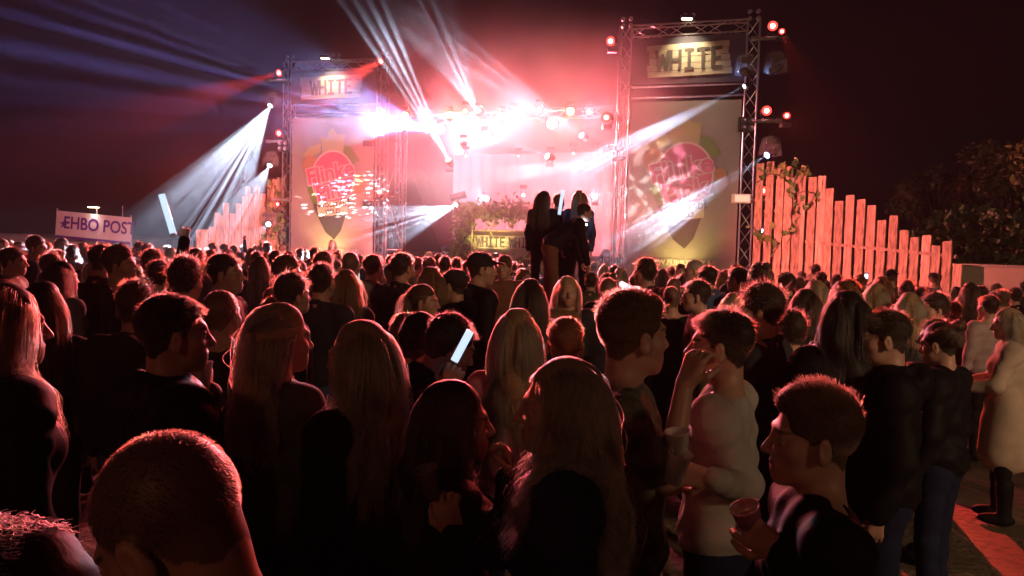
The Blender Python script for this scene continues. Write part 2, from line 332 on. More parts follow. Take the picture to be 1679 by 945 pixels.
for (x, y, d, tx, ty, td, lab, pw, an) in ((1267, 43, 19.1, 900, 640, 6, 'highest red lamp on the right tower', 120, 60), (1257, 182, 19.1, 900, 600, 6, 'middle red lamp on the right tower', 500, 60), (1250, 313, 19.1, 950, 560, 8, 'lowest red lamp on the right tower, before the ivy', 300, 60),
        (457, 120, 25.7, -100, 300, 16, 'highest red lamp on the left tower, tilted left', 26000, 14), (457, 219, 25.7, 150, 360, 18, 'middle red lamp on the left tower, tilted left', 9000, 15),
        (624, 101, 25.0, 470, 185, 22, 'highest red lamp on the inner post of the left tower', 22000, 24), (622, 210, 25.0, 800, 560, 6, 'middle red lamp on the inner post of the left tower', 1500, 50), (622, 315, 25.0, 700, 560, 6, 'lowest red lamp on the inner post of the left tower', 800, 50),
        (1001, 68, 20.2, 860, 100, 16, 'red lamp high on the inner post of the right tower', 5500, 24), (994, 193, 20.4, 930, 215, 17, 'red lamp halfway up the inner post of the right tower', 4000, 30)):
    lamp_head('wash_lamp', lab, 'stage lamp', P(x, y, d), P(tx, ty, td), M_lensr, pw*(.45 if x in (1001, 994) else 1), REDL, an, r=.115, hang=False, blend=.6)
for (x, y, d, tx, ty, td, an, pw, sc_, sd, lab) in (
        (443, 174, 25.5, 318, 372, 22, 31, 160000, 16, 0, 'upper moving head outside the left tower, fan beam onto the crowd'), (442, 272, 25.5, 368, 400, 22, 25, 90000, 16, 1, 'middle moving head outside the left tower, beam over the pale fence'),
        (440, 368, 25.5, 395, 410, 23, 24, 26000, 16, 2, 'lowest moving head outside the left tower, just above the crowd'),
        (1218, 117, 19.0, 1150, 120, 22, 6, 300, 30, 3, 'small blue moving head left of the right tower post'), (1265, 117, 19.0, 1215, 145, 20, 6, 1500, 30, 3, 'small blue moving head right of the right tower post'),
        (1257, 255, 18.9, 1030, 402, 16.5, 11, 80000, 34, 4, 'moving head beside the ivy with the long beam over the right banner'), (1247, 380, 18.9, 1165, 409, 17, 8, 30000, 34, 5, 'lowest moving head at the right tower among the ivy')):
    lamp_head('moving_head', lab, 'stage lamp', P(x, y, d), P(tx, ty, td), M_lensw if x < 1000 else M_lensb, pw, WHITEB, an, 'rays', sc_, r=.08, hood=True, seed=sd)
lamp_head('moving_head', 'moving head clamped at the banner gap of the right tower, short white beam', 'stage lamp', P(1220, 142, 18.9), P(1040, 232, 17.5), M_lensw, 40000, WHITEB, 7.5, 'rays', 40, r=.05, seed=6)
# blinder boxes of four lamps on the posts, pale control box
for (x, y, d, lab) in ((1223, 205, 19.1, 'right'), (465, 240, 25.7, 'left')):
    n = thing('blinder', 'four-lamp blinder on the %s tower post' % lab, 'stage lamp', P(x, y, d)); part(n, 'case', MB().box((0, 0, 0), (.36, .14, .36)), M_black)
    for a in (-.09, .09):
        for b in (-.09, .09): part(n, 'reflector', MB().lathe([(0, 0), (.05, .012), (.07, .04)], 14, Matrix.Translation((a, -.075, b)) @ Matrix.Rotation(R(90), 4, 'X')), M_alu, True)
n = thing('control_box', 'pale rectangular flood box strapped to the right tower post', 'box', P(1215, 326, 19.0)); part(n, 'case', MB().box((0, 0, 0), (.42, .2, .22)), mat('white_plastic', (.6, .58, .52), .4)); part(n, 'front_glass', MB().box((0, -.105, 0), (.36, .012, .16)), emis('lit_box_glass', (1, .6, .4), .9))

# ------------------------------------------------------------------ stage between the towers
SL, SR = P(655, 410, 28), P(1010, 410, 25)
zdk = 1.75
deck = thing('stage_deck', 'black stage platform between the two towers', 'stage', (SL.x, SL.y, 0))
dv = Vector((SR.x-SL.x, SR.y-SL.y, 0)); dn = Vector((-dv.y, dv.x, 0)).normalized()
def quadbox(p, q, n, z0, z1):
    b = MB(); p, q = Vector(p), Vector(q)
    for z in (z0, z1):
        for s in (p, q, q+n, p+n): b.v.append(Vector((s.x, s.y, z)))
    b.f = [[0,3,2,1],[4,5,6,7],[0,1,5,4],[1,2,6,5],[2,3,7,6],[3,0,4,7]]; return b
part(deck, 'platform', quadbox((0, 0, 0), dv, dn*6, zdk-.2, zdk), M_black); part(deck, 'skirt', quadbox(dn*.05, dv+dn*.05, dn*.04, 0, zdk-.21), mat('black_molton', (.03, .03, .03), .95))
bk = thing('added_backdrop', 'added grey cloth backdrop behind the booth that catches pink light', 'backdrop', (SL.x, SL.y, 0))  # added sheet that catches the floods for a smooth pink area
b = MB(); n = 60
for j in range(2):
    for i in range(n+1): p = dv*(1.25*i/n-.12)+dn*(6.2+.09*math.sin(i*1.9)); b.v.append(Vector((p.x, p.y, .2 if j == 0 else 6.0)))
for i in range(n): b.f.append([i, i+1, n+2+i, n+1+i])
part(bk, 'cloth', b, mat('grey_cloth', (.26, .24, .25), .9), True)
# lighting truss over the stage on two posts
gt = thing('lighting_gantry', 'lighting truss over the stage hidden in glare and smoke', 'truss', (SL.x, SL.y, 0))
ZG = P(800, 178, 26).z
u = dv.normalized(); truss(gt, (0, 0, 0), (0, 0, ZG), side=u); truss(gt, dv, dv+Vector((0, 0, ZG)), side=u); truss(gt, u*.15+Vector((0, 0, ZG-.15)), dv-u*.15+Vector((0, 0, ZG-.15)), side=(0, 0, 1))
# scaffold pipes beside the left tower
sf = thing('scaffold', 'thin steel scaffold frame right of the left tower', 'scaffold', (P(659, 400, 26.5).x, 26.5, 0))
hgt = P(659, 215, 26.5).z; xw = P(632, 400, 26.5).x-P(659, 400, 26.5).x
part(sf, 'upright', MB().tube((0, 0, 0), (0, 0, hgt), .035), M_steel); part(sf, 'upright', MB().tube((xw, 0, 0), (xw, 0, hgt), .035), M_steel)
for k in range(1, 4): part(sf, 'ledger', MB().tube((0, -.03, hgt*k/3.2), (xw, -.03, hgt*k/3.2), .025), M_steel)
for k in range(3): a, b_ = (0, xw) if k % 2 else (xw, 0); part(sf, 'diagonal', MB().tube((a, .03, hgt*k/3.2+.1), (b_, .03, hgt*(k+1)/3.2), .02), M_steel)
part(sf, 'guy_wire', MB().tube((0, 0, hgt), (2.3, -.4, 1.4), .008, 5), M_steel); part(sf, 'guy_wire', MB().tube((-.02, 0, hgt*.9), (1.6, -.4, 1.4), .008, 5), M_steel)
for (x, y, d, lab) in ((612, 236, 25.2, 'upper'), (612, 334, 25.2, 'lower')):
    n = thing('junction_box', '%s flat black box on the inner post of the left tower' % lab, 'box', P(x-6, y, d)); part(n, 'case', MB().box((0, 0, 0), (.4, .2, .2)), M_black); part(n, 'hinge', MB().tube((-.2, -.1, .1), (.2, -.1, .1), .012), M_steel)
# gantry lamps
GL = 'lamps glaring on the stage gantry'
for i, (x, y, d, col, pw, ml, an, tx, ty) in enumerate((
        (664, 190, 27, (1, .25, .06), 500, M_lenso, 70, 700, 420), (738, 190, 26.5, (1, .35, .10), 1500, M_lenso, 80, 750, 420), (763, 183, 26.3, (1, .2, .1), 900, M_lensr, 70, 760, 420), (787, 183, 26.2, (1, .12, .08), 900, M_lensr, 70, 780, 420),
        (823, 190, 26, (1, .35, .10), 1500, M_lenso, 80, 820, 420), (857, 190, 25.8, (1, .12, .08), 900, M_lensr, 60, 860, 420), (884, 180, 25.6, (1, .25, .15), 1200, M_lensr, 70, 880, 420), (935, 183, 25.2, (1, .42, .12), 2000, M_lenso, 80, 920, 400))):
    lamp_head('wash_lamp', '%s glaring %s lamp from the left on the stage gantry' % (('first', 'second', 'third', 'fourth', 'fifth', 'sixth', 'seventh', 'eighth')[i], 'amber' if ml is M_lenso else 'red'), 'stage lamp', P(x, y, d), P(tx, ty, 6), ml, pw, col, an, r=.12, blend=.9)
# white beams out of the stage
for (x, y, d, tx, ty, td, an, pw, sc_, sd, bl, lab) in (
        (735, 262, 25.5, 628, 60, 22, 13, 75000, 18, 7, .2, 'moving head at the foot of the tall beam leaning left'), (656, 211, 25.5, 560, 185, 22, 34, 10000, 18, 8, .3, 'moving head beside the left tower, fan beam over its banner'),
        (747, 338, 24.5, 600, 388, 20, 20, 60000, 18, 9, .25, 'moving head on the booth column, beam falling left'), (897, 256, 24.5, 760, 205, 22, 9, 9000, 20, 10, .3, 'moving head in the middle of the glare, beam to the left'),
        (953, 222, 24.5, 830, 140, 22, 13, 17000, 18, 11, .3, 'moving head on the right, beam rising left into the smoke'), (782, 182, 25.5, 735, 90, 22, 20, 14000, 18, 12, .6, 'moving head under the gantry with the faint rising beam'),
        (975, 322, 25.5, 940, 330, 18, 30, 2500, 20, 13, .8, 'low moving head behind the standing women, bluish glare'), (797, 326, 25.5, 740, 318, 20, 26, 5000, 16, 14, .5, 'moving head on top of the booth, flat pale beam')):
    lamp_head('moving_head', lab, 'stage lamp', P(x, y, d), P(tx, ty, td), M_lensw, pw, WHITEB, an, 'rays', sc_, r=.09, hang=y < 250, seed=sd, blend=bl)
lamp_head('blinding_lamp', 'blinding white lamp in the middle of the gantry glare', 'stage lamp', P(796, 226, 25), P(800, 560, 5), M_lensw, 1100, (1, .60, .70), 120, r=.20, blend=1)
lamp_head('blinding_lamp', 'second blinding white lamp left of the amber lamp', 'stage lamp', P(905, 203, 25), P(820, 560, 5), M_lensw, 900, (1, .55, .60), 120, r=.16, blend=1)
lamp_head('blinding_lamp', 'third blinding white lamp near the foot of the tall beam', 'stage lamp', P(722, 212, 25.5), P(820, 560, 5), M_lensw, 700, (1, .6, .8), 120, r=.14, blend=1)
for x, y, d, pw, col, lab in ((795, 222, 26.3, 1500, (1, .42, .50), 'below the middle amber lamp'), (738, 196, 26.8, 1000, (1, .36, .26), 'beside the second amber lamp'), (826, 196, 26.2, 1000, (1, .36, .24), 'beside the fifth amber lamp'), (912, 200, 25.8, 1400, (1, .36, .38), 'near the right amber lamp'), (760, 236, 26.4, 1600, (.8, .7, 1), 'low, near the tall beam foot')):  # added lamps facing away from the crowd to make the burst glow
    lamp_head('glow_fill', 'strobe lamp added to light the smoke behind it, '+lab, 'stage lamp', P(x, y, d), P(x+6, y-30, d+6), M_lensw, pw, col, 165, r=.10, blend=1)
# gobo spots that print dots on the left banner and stripes on the right one
lamp_head('pattern_projector', 'projector that prints white dots on the left banner', 'stage lamp', P(1006, 262, 20.0), P(588, 322, 25.4), M_lensw, 42000, (.9, .95, 1), 10, 'dots', 100, r=.05, blend=.1)
lamp_head('pattern_projector', 'projector that prints pale patches on the right banner', 'stage lamp', (1.3, 15.0, 2.75), P(1078, 300, 20.2), M_lensw, 800, (.95, .97, 1), 25, 'patch', 22, r=.05, blend=.4, seed=3)
for i, (x, y, d, r_) in enumerate(((540+400, 252, 25, .05), (985, 252, 24, .06), (764, 256, 26, .04), (850, 256, 26, .04), (902, 257, 25, .05), (858, 320, 25, .06), (1002, 256, 23, .05))):
    lamp_head('par_can', 'small round %s lamp %s' % ('pink' if i != 5 else 'white', ('behind the gantry glare', 'left of the right tower, mid height', 'under the gantry, left', 'under the gantry, middle', 'under the gantry, right', 'above the booth foliage', 'touching the right tower, mid height')[i]), 'stage lamp', P(x, y, d), P(x, 500, 5), emis('lit_lens_pink', (1, .35, .3), 7), 0, REDL, 30, r=r_, light=False)
# unseen red and pink floor floods, added to tint smoke and backdrop
for k, (fr, pw, col) in enumerate(((.12, 1500, (1, .12, .16)), (.38, 2200, (1, .14, .16)), (.62, 2600, (1, .13, .14)), (.9, 2600, (1, .10, .10)))):
    p = Vector((SL.x, SL.y, 0))+dv*fr+dn*1.8+Vector((0, 0, zdk+.15)); q = Vector((SL.x, SL.y, 0))+dv*fr+dn*6+Vector((0, 0, 4.2))
    lamp_head('added_floor_flood', ('leftmost', 'second', 'third', 'rightmost')[k]+' added pink flood on the stage floor tinting the backdrop', 'stage lamp', p, q, M_lensr, pw, col, 110, r=.14, hang=False, blend=1)

# ------------------------------------------------------------------ booth with foliage
BX, BY = P(750, 415, 24.3), P(900, 415, 23.4)
zb0, zb1 = P(750, 418, 24).z, P(750, 337, 24).z
bo = thing('dj_booth', 'disc jockey booth with WHITE boards and a leafy frame', 'booth', (BX.x, BX.y, 0)); bd = Vector((BY.x-BX.x, BY.y-BX.y, 0)); bn = Vector((-bd.y, bd.x, 0)).normalized()
part(bo, 'column', quadbox(Vector((.05, 0, 0)), bd.normalized()*.42, bn*.4, 0, zb1), mat('booth_panel', (.10, .085, .09), .6)); e = bd-bd.normalized()*.42
part(bo, 'column', quadbox(e, e+bd.normalized()*.42, bn*.4, 0, zb1), MATS['booth_panel'])
part(bo, 'edge_post', MB().tube(bd.normalized()*.48+Vector((0, -.04, zb0-.4)), bd.normalized()*.48+Vector((0, -.04, zb0+.9)), .025), M_wood)
part(bo, 'lintel', quadbox(bd.normalized()*.43, e-bd.normalized()*.01, bn*.4, zb1-.32, zb1-.05), MATS['booth_panel'])
part(bo, 'counter_front', quadbox(bd.normalized()*.46+bn*.2, e+bn*.2, bn*.06, 0, zb0+.75), mat('booth_front', (.5, .42, .34), .7, noise=(2, (.4, .33, .26)))); part(bo, 'counter_top', quadbox(bd.normalized()*.43+bn*.1, e+bn*.1, bn*.7, zb0+.755, zb0+.80), M_wood)
Fb = frame(bd*.36+Vector((bn.x*.12, bn.y*.12, zb0+.42)), bd)
plank_sign(bo, Fb, 1.15, .42, 'WHITE', .27, M_let)
plank_sign(bo, frame(bd*.72+Vector((bn.x*.12, bn.y*.12, zb0+.42)), bd), 1.0, .42, 'WHITE', .27, M_let)
def leaf_mesh(s=1.0, n=5):
    """lobed ivy leaf with a folded midrib"""
    pts = [(0, 0), (.28, -.10), (.50, .18), (.30, .34), (.36, .62), (.12, .60), (0, 1.0), (-.12, .60), (-.36, .62), (-.30, .34), (-.50, .18), (-.28, -.10)]
    b = MB(); b.v = [Vector((0, .02*s, .35*s))]+[Vector((x*s, -.10*s*abs(x)*2, z*s)) for x, z in pts]
    for i in range(len(pts)): b.f.append([0, 1+i, 1+(i+1) % len(pts)])
    return b
def foliage(root, name, pts, size, m, spread=.12, per=8, kind='stuff'):
    """many small folded leaves joined in one part"""
    V = []; Fc = []; base = [Vector((0, 0, 0)), Vector((.4, -.06, .45)), Vector((0, 0, 1)), Vector((-.4, -.06, .45))]
    for p in pts:
        for k in range(per):
            q = Vector(p)+Vector((rnd.gauss(0, spread), rnd.gauss(0, spread), rnd.gauss(0, spread))); Rm = Euler((rnd.uniform(-1.2, 1.2), rnd.uniform(-2.6, 2.6), rnd.uniform(0, 6.3))).to_matrix(); s = size*rnd.uniform(.6, 1.4); n = len(V)
            V += [q+Rm @ (v*s) for v in base]; Fc += [[n, n+1, n+2], [n, n+2, n+3]]
    b = MB(); b.v = V; b.f = Fc; return part(root, name, b, m, kind=kind)
pl = [Vector((rnd.uniform(-.15, .45), rnd.uniform(-.18, .0), rnd.uniform(zb0-.3, zb1))) for _ in range(120)]
foliage(bo, 'climbing_foliage', pl, .12, M_leafy, .08, 7)
pl = [bd.normalized()*rnd.uniform(.3, bd.length)+Vector((0, -.1+rnd.gauss(0, .1), zb1-.05+rnd.gauss(0, .12)-.22*math.sin(rnd.uniform(0, 3.1)))) for _ in range(200)]
foliage(bo, 'hanging_foliage', pl, .12, M_leafy, .10, 7)
pl = [bd.normalized()*rnd.uniform(-.2, bd.length)+Vector((0, -.35+rnd.gauss(0, .08), zb0-.25+rnd.gauss(0, .06))) for _ in range(90)]
foliage(bo, 'foot_foliage', pl, .13, M_leafy, .10, 7)
for k, fr in enumerate((.27, .47)):
    n = thing('booth_uplight', '%s warm footlight below the WHITE boards of the booth' % ('left', 'right')[k], 'lamp', Vector((BX.x, BX.y, zb0+.02))+bd*fr-bn*.35)
    part(n, 'body', MB().box((0, 0, 0), (.2, .14, .12)), M_black); part(n, 'lens', MB().lathe([(0, .062), (.07, .066)], 14), M_warm)
    s = spot('lamp', n, n.location+Vector((0, 0, .1)), n.location+bn*.5+Vector((0, 0, 1.0)), 120, 75, (1, .78, .3), 1, size=.06); s.parent = n; s.location = (0, 0, .1)
n = thing('spotlight_fixture', 'unlit spotlight sitting on the left column of the booth', 'stage lamp', P(752, 332, 24.2)); part(n, 'body', MB().tube((-.25, 0, .12), (.22, -.02, .26), .1, 14, .12), M_black, True); part(n, 'bracket', MB().tube((0, 0, -.05), (0, 0, .15), .03), M_black)

# ------------------------------------------------------------------ plank fences with ivy
def fence(label, tops, d_of, zbot, wpx, group, skipdup=None):
    x0 = tops[0][0]; p0 = P(x0, 420, d_of(x0)); f = thing('plank_fence', label, 'fence', (p0.x, p0.y, 0)); o = Vector((p0.x, p0.y, 0)); prev = None
    for (x, y) in tops:
        d = d_of(x); p = P(x, y, d); q = Vector((p.x, p.y, 0))-o; nx = P(x+10, y, d_of(x+10)); u_ = Vector((nx.x-p.x, nx.y-p.y, 0)).normalized(); h = p.z; wd = wpx(x)
        t = rnd.uniform(-.006, .006); c = .012; M = frame(q, u_); M2 = M @ Matrix.Rotation(t, 4, 'Z')
        hw = wd/2; pts = [(-hw, 0), (hw, 0), (hw, h-c), (hw-c, h), (-hw+c, h+rnd.uniform(-.01, .01)), (-hw, h-c)]
        b = MB().poly([(a, z) for a, z in pts], .028); o_ = part(f, 'plank', b, M_wood if rnd.random() < .6 else M_woodd, M=M2 @ Matrix(((1, 0, 0, 0), (0, 0, 1, 0), (0, 1, 0, rnd.uniform(-.008, .008)), (0, 0, 0, 1))))
        prev = (q, u_, h)
    return f, o
dR = lambda x: 18.9-(x-1240)/330*4.6
topsR = [(1240, 285), (1262, 265), (1277, 275), (1298, 271), (1311, 281), (1333, 282), (1349, 291), (1365, 289), (1383, 309), (1398, 330), (1415, 320), (1433, 327), (1449, 337), (1465, 361), (1484, 354), (1502, 378), (1519, 389), (1538, 386), (1554, 403), (1573, 395)]
topsR = [(1250+i*16.6+i*i*.045, 0) for i in range(20)]
YT = [(1240, 268), (1262, 265), (1266, 266), (1277, 275), (1283, 276), (1293, 272), (1300, 284), (1317, 282), (1333, 291), (1349, 289), (1362, 309), (1378, 330), (1395, 320), (1413, 327), (1430, 337), (1447, 361), (1466, 354), (1484, 378), (1501, 389), (1520, 386), (1536, 403), (1554, 395), (1571, 433)]
topsR = [(1247, 268), (1264, 265), (1280, 274), (1295, 273), (1310, 286)] + YT[7:]
fr_, fo = fence('tall plank fence stepping down to the right under ivy, glowing red', topsR, dR, 0, lambda x: .215, None)
for zz in (1.35, 3.05):                                  # rails behind the planks, higher rail only under the tall planks
    a = P(1242, 420, dR(1242)); b_ = P(1571 if zz < 2 else 1385, 420, dR(1571 if zz < 2 else 1385)); a = Vector((a.x, a.y+.06, zz))-fo; b_ = Vector((b_.x, b_.y+.06, zz))-fo; part(fr_, 'rail', MB().tube(a, b_, .045, 4), M_woodd)
a = P(1300, 395, dR(1300)+.06)-fo; b_ = P(1571, 430, dR(1571)+.06)-fo; part(fr_, 'rail', MB().tube((a.x, a.y+.05, 2.35), (b_.x, b_.y+.05, 2.05), .045, 4), M_woodd)
dL = lambda x: 24.6+(x-322)/150*1.6
topsL = [(327, 377), (337, 378), (347, 372), (355, 349), (363, 353), (371, 333), (381, 350), (391, 334), (401, 322), (406, 306), (413, 318), (422, 306), (432, 318), (442, 303), (450, 294), (459, 291), (467, 288)]
fl_, flo = fence('plank fence climbing towards the left tower, washed orange red', topsL, dL, 0, lambda x: .185, None)
for zz in (1.6, 2.3): a = P(327, 400, dL(327)); b_ = P(467, 400, dL(467)); part(fl_, 'rail', MB().tube(Vector((a.x, a.y+.06, zz))-flo, Vector((b_.x, b_.y+.06, zz))-flo, .04, 4), M_woodd)
LEAF = leaf_mesh().mesh('leaf', M_leaf); LEAF2 = leaf_mesh().mesh('leaf', M_leafy)
def ivy(label, pts, d_of, n_leaf, size, dy=-.12):
    ps = [P(x, y, d_of(x)-.10) for x, y in pts]; o = Vector((ps[0].x, ps[0].y, 0)); t = thing('ivy_vine', label, 'climbing plant', o)
    part(t, 'stem', MB().path([p-o for p in ps], .014, 5), M_stem)
    for k in range(n_leaf):
        i = rnd.randrange(len(ps)-1); p = ps[i].lerp(ps[i+1], rnd.random())-o+Vector((rnd.gauss(0, .13), -rnd.uniform(.02, .12), rnd.gauss(0, .12)))
        l = link('leaf', LEAF if rnd.random() < .7 else LEAF2, t); s = size*rnd.uniform(.55, 1.25); l.matrix_local = Matrix.Translation(p) @ Euler((rnd.uniform(-.6, .6), rnd.uniform(-2.7, 2.7), rnd.uniform(-.9, .9))).to_matrix().to_4x4() @ Matrix.Scale(s, 4)
ivy('ivy vine arching over the tops of the tallest right planks', [(1240, 300), (1262, 285), (1285, 290), (1300, 275), (1318, 283), (1312, 300)], dR, 26, .17)
ivy('ivy vine hanging down the planks right of the red lamp', [(1300, 285), (1296, 310), (1306, 330), (1296, 352), (1302, 380), (1290, 400)], dR, 30, .17)
ivy('short ivy sprig reaching right across three planks', [(1296, 320), (1318, 314), (1336, 318), (1322, 345)], dR, 10, .16)
ivy('ivy vine low beside the right tower foot', [(1236, 372), (1245, 396), (1262, 392), (1278, 400), (1262, 425), (1256, 445)], dR, 34, .17)
ivy('ivy vine climbing the left fence beside the moving heads', [(470, 292), (462, 320), (466, 345), (455, 372), (466, 400)], dL, 34, .2)
ivy('second ivy vine on the left fence, left of the tower post', [(448, 300), (440, 330), (446, 360), (436, 392)], dL, 22, .2)
# ------------------------------------------------------------------ right wall, hedge trees
Wa, Wb = P(1575, 437, 14.4), P(1760, 449, 13.2)
wl = thing('concrete_wall', 'beige concrete wall right of the plank fence', 'wall', (Wa.x, Wa.y, 0)); wd = Vector((Wb.x-Wa.x, Wb.y-Wa.y, 0))*3
part(wl, 'wall_face', quadbox((0, 0, 0), wd, Vector((0, .2, 0)), 0, Wa.z), mat('beige_render', (.48, .40, .30), .85, noise=(1.5, (.40, .33, .25)), bump=(18, .3, .01)))
part(wl, 'coping', quadbox((-.02, -.03, 0), wd+Vector((0, -.03, 0)), Vector((0, .27, 0)), Wa.z+.003, Wa.z+.05), mat('coping_stone', (.34, .30, .24), .85))
M_bark = mat('bark', (.09, .065, .045), .9, noise=(7, (.05, .035, .025), (4, 4, .5)), bump=(20, .8, .03))
M_foA = mat('foliage_olive', (.05, .12, .03), .6, noise=(.8, (.05, .06, .018))); M_foB = mat('foliage_ochre', (.11, .17, .04), .6, noise=(.8, (.11, .08, .02)))
def tree(label, loc, h, rad, m, n=9000, seed=0, zlo=.2, leaf=.16, shape=(1, 1, 1)):
    g = np.random.default_rng(seed); t = thing('tree', label, 'tree', loc); tr_ = MB()
    tr_.path([(0, 0, 0), (.08, .05, h*.25), (-.05, .1, h*.5), (.1, 0, h*.8)], [.22, .17, .11, .05], 9)
    cl = []
    for k in range(26):
        th = g.uniform(0, 6.28); el = g.uniform(zlo, 1.0); rr = rad*g.uniform(.45, 1)*math.sqrt(max(.05, 1-(el-.5)**2*2.6)); c = Vector((rr*math.cos(th), rr*math.sin(th), h*el)); cl.append((c, rad*g.uniform(.22, .42)))
        s = Vector((0, .05, h*min(.75, el*.6))); tr_.path([s, s.lerp(c, .5)+Vector((0, 0, -.1)), c], [.06, .04, .015], 6)
    part(t, 'trunk', tr_, M_bark, True)
    ci = g.integers(0, len(cl), n); cen = np.array([list(c[0]) for c in cl])[ci]; rr = np.array([c[1] for c in cl])[ci]
    d = g.normal(size=(n, 3)); d /= np.linalg.norm(d, axis=1)[:, None]; pos = cen+d*(rr*g.uniform(.5, 1.08, n))[:, None]*np.array([1, 1, .75])
    a = g.normal(size=(n, 3)); a /= np.linalg.norm(a, axis=1)[:, None]; b = np.cross(a, g.normal(size=(n, 3))); b /= np.linalg.norm(b, axis=1)[:, None]; s = (leaf*g.uniform(.5, 1.3, n))[:, None]
    V = np.stack([pos-a*s, pos+b*s*.5, pos+a*s, pos-b*s*.5], 1).reshape(-1, 3)
    me = bpy.data.meshes.new('crown'); me.from_pydata(V.tolist(), [], [[4*i, 4*i+1, 4*i+2, 4*i+3] for i in range(n)]); me.materials.append(m); link('crown', me, t)['kind'] = 'stuff'
for i, (x, d, h, rad, m, lab) in enumerate(((1548, 25, 4.6, 1.6, M_foA, 'dark tree above the low end of the right fence'), (1668, 20, 4.7, 1.8, M_foB, 'ochre leaved tree at the right edge above the wall'),
        (1650, 24, 5.6, 1.9, M_foB, 'taller dim olive tree rising behind the ochre one'), (1720, 16.8, 3.5, 1.5, M_foA, 'low green bush tree just behind the beige wall'), (1600, 17.5, 2.9, 1.25, M_foA, 'low green bush where fence and wall meet'), (1655, 16.6, 2.9, 1.2, M_foA, 'low green bush behind the middle of the wall'))):
    p = P(x, 420, d); tree(lab, (p.x, p.y, 0), h, rad, m, 9000 if i < 5 else 5000, i, .3 if i < 3 else .25, .10)
# ------------------------------------------------------------------ first aid post on the left
E0, E1 = P(92, 368, 27), P(215, 371, 27); zt_, zb_ = P(92, 344, 27).z, P(92, 384, 27).z
sg = thing('banner_sign', 'white EHBO POST banner with purple letters above the left crowd', 'sign', (E0.x, E0.y, 0)); W = E1.x-E0.x; M_pur = mat('purple_print', (.10, .02, .25), .6)
tilt = Matrix.Rotation(R(-4.0), 4, 'Z'); F0 = frame(Vector((W/2, 0, (zt_+zb_)/2-.12)), (1, 0, 0)) @ tilt; hh = zt_-zb_
part(sg, 'banner_sheet', MB().box((0, 0, 0), (W, hh, .02)), mat('white_vinyl', (.72, .68, .70), .6, noise=(2, (.62, .57, .6))), M=F0); part(sg, 'purple_border', MB().box((0, -hh/2-.05, .0), (W, .09, .022)), M_pur, M=F0)
text(sg, 'EHBO POST', .60, F0 @ Matrix.Translation((W*.08, .02, .014)), M_pur, .003, .012, sx=.80)
st = [(0, .16), (.05, .05), (.17, .06), (.07, -.02), (.1, -.15), (0, -.06), (-.1, -.15), (-.07, -.02), (-.17, .06), (-.05, .05)]
part(sg, 'star_emblem', MB().poly(st, .006), M_pur, M=F0 @ Matrix.Translation((-W*.39, -.02, .016)) @ Matrix(((1, 0, 0, 0), (0, 0, 1, 0), (0, 1, 0, 0), (0, 0, 0, 1))))
for x in (.02, W-.02): part(sg, 'post', MB().tube((x, .04, 0), (x, .04, zt_+.05-(.18 if x > 1 else 0)), .03), M_steel)
ct = P(-40, 395, 28); ce = P(316, 395, 27.4)
c = thing('site_cabin', 'long low pale cabin behind the left crowd', 'cabin', (ct.x, ct.y, 0)); cd = Vector((ce.x-ct.x, ce.y-ct.y, 0)); zc = P(200, 388, 27.6).z
M_cab = mat('cabin_panel', (.45, .42, .40), .6, noise=(1, (.38, .35, .34)))
for k in range(8): part(c, 'wall_panel', quadbox(cd*(k/8)+cd.normalized()*.012, cd*((k+1)/8), Vector((0, .06, 0)), 0, zc-.08), M_cab)
part(c, 'roof', quadbox(Vector((-.05, -.08, 0)), cd+Vector((.05, -.08, 0)), Vector((0, 2.5, 0)), zc-.075, zc), mat('cabin_roof', (.3, .28, .27), .6))
fp = P(150, 340, 26.8)
n = thing('flood_lamp', 'small bright flood lamp on a pole above the EHBO POST banner', 'lamp', (fp.x, fp.y+.35, 0)); part(n, 'pole', MB().tube((0, 0, 0), (0, 0, fp.z), .03), M_steel)
part(n, 'housing', MB().box((0, -.2, fp.z+.05), (.34, .3, .08)), M_black); part(n, 'lens', MB().box((0, -.22, fp.z-.0), (.28, .22, .02)), M_warm)
s = spot('lamp', n, (fp.x, fp.y+.13, fp.z-.03), (fp.x+.1, fp.y-.5, 1.5), 120, 60, (1, .85, .75), 1, size=.08); s.parent = n; s.location = (0, -.22, fp.z-.03)
n = thing('aerial', 'thin aerial mast rising behind the EHBO POST banner', 'mast', (P(201, 380, 27.6).x, 27.6, 0)); part(n, 'mast', MB().tube((0, 0, 0), (0, 0, P(201, 338, 27.6).z), .018), M_steel); part(n, 'foot', MB().box((0, 0, .03), (.3, .3, .06)), M_steel)

# ------------------------------------------------------------------ crowd wash lights: warm pole lamps, tower lamps and added wash lamps
def far_lamp(label, p, tgt, power, col, ang, size=.3, name='festival_flood'):
    n = thing(name, label, 'lamp', Vector((p[0], p[1], 0))); z = p[2]
    part(n, 'pole', MB().tube((0, 0, 0), (0, 0, z-.1), .05), M_steel); part(n, 'housing', MB().box((0, 0, z+.12), (.5, .3, .2)), M_black)
    s = spot('lamp', n, p, tgt, ang, power, col, 1, size=size); s.parent = n; s.location = (0, 0, z-.15); return s
# lights on the crowd
far_lamp('warm flood lamp on a pole behind the photographer, right', (7.5, -5.0, 5.2), (4.5, 9, 1), 3000, (1, .60, .34), 70)
far_lamp('dim warm lamp on a pole behind the photographer, left', (-3.5, -6.0, 4.6), (0, 5, 1.2), 150, (1, .36, .18), 90)
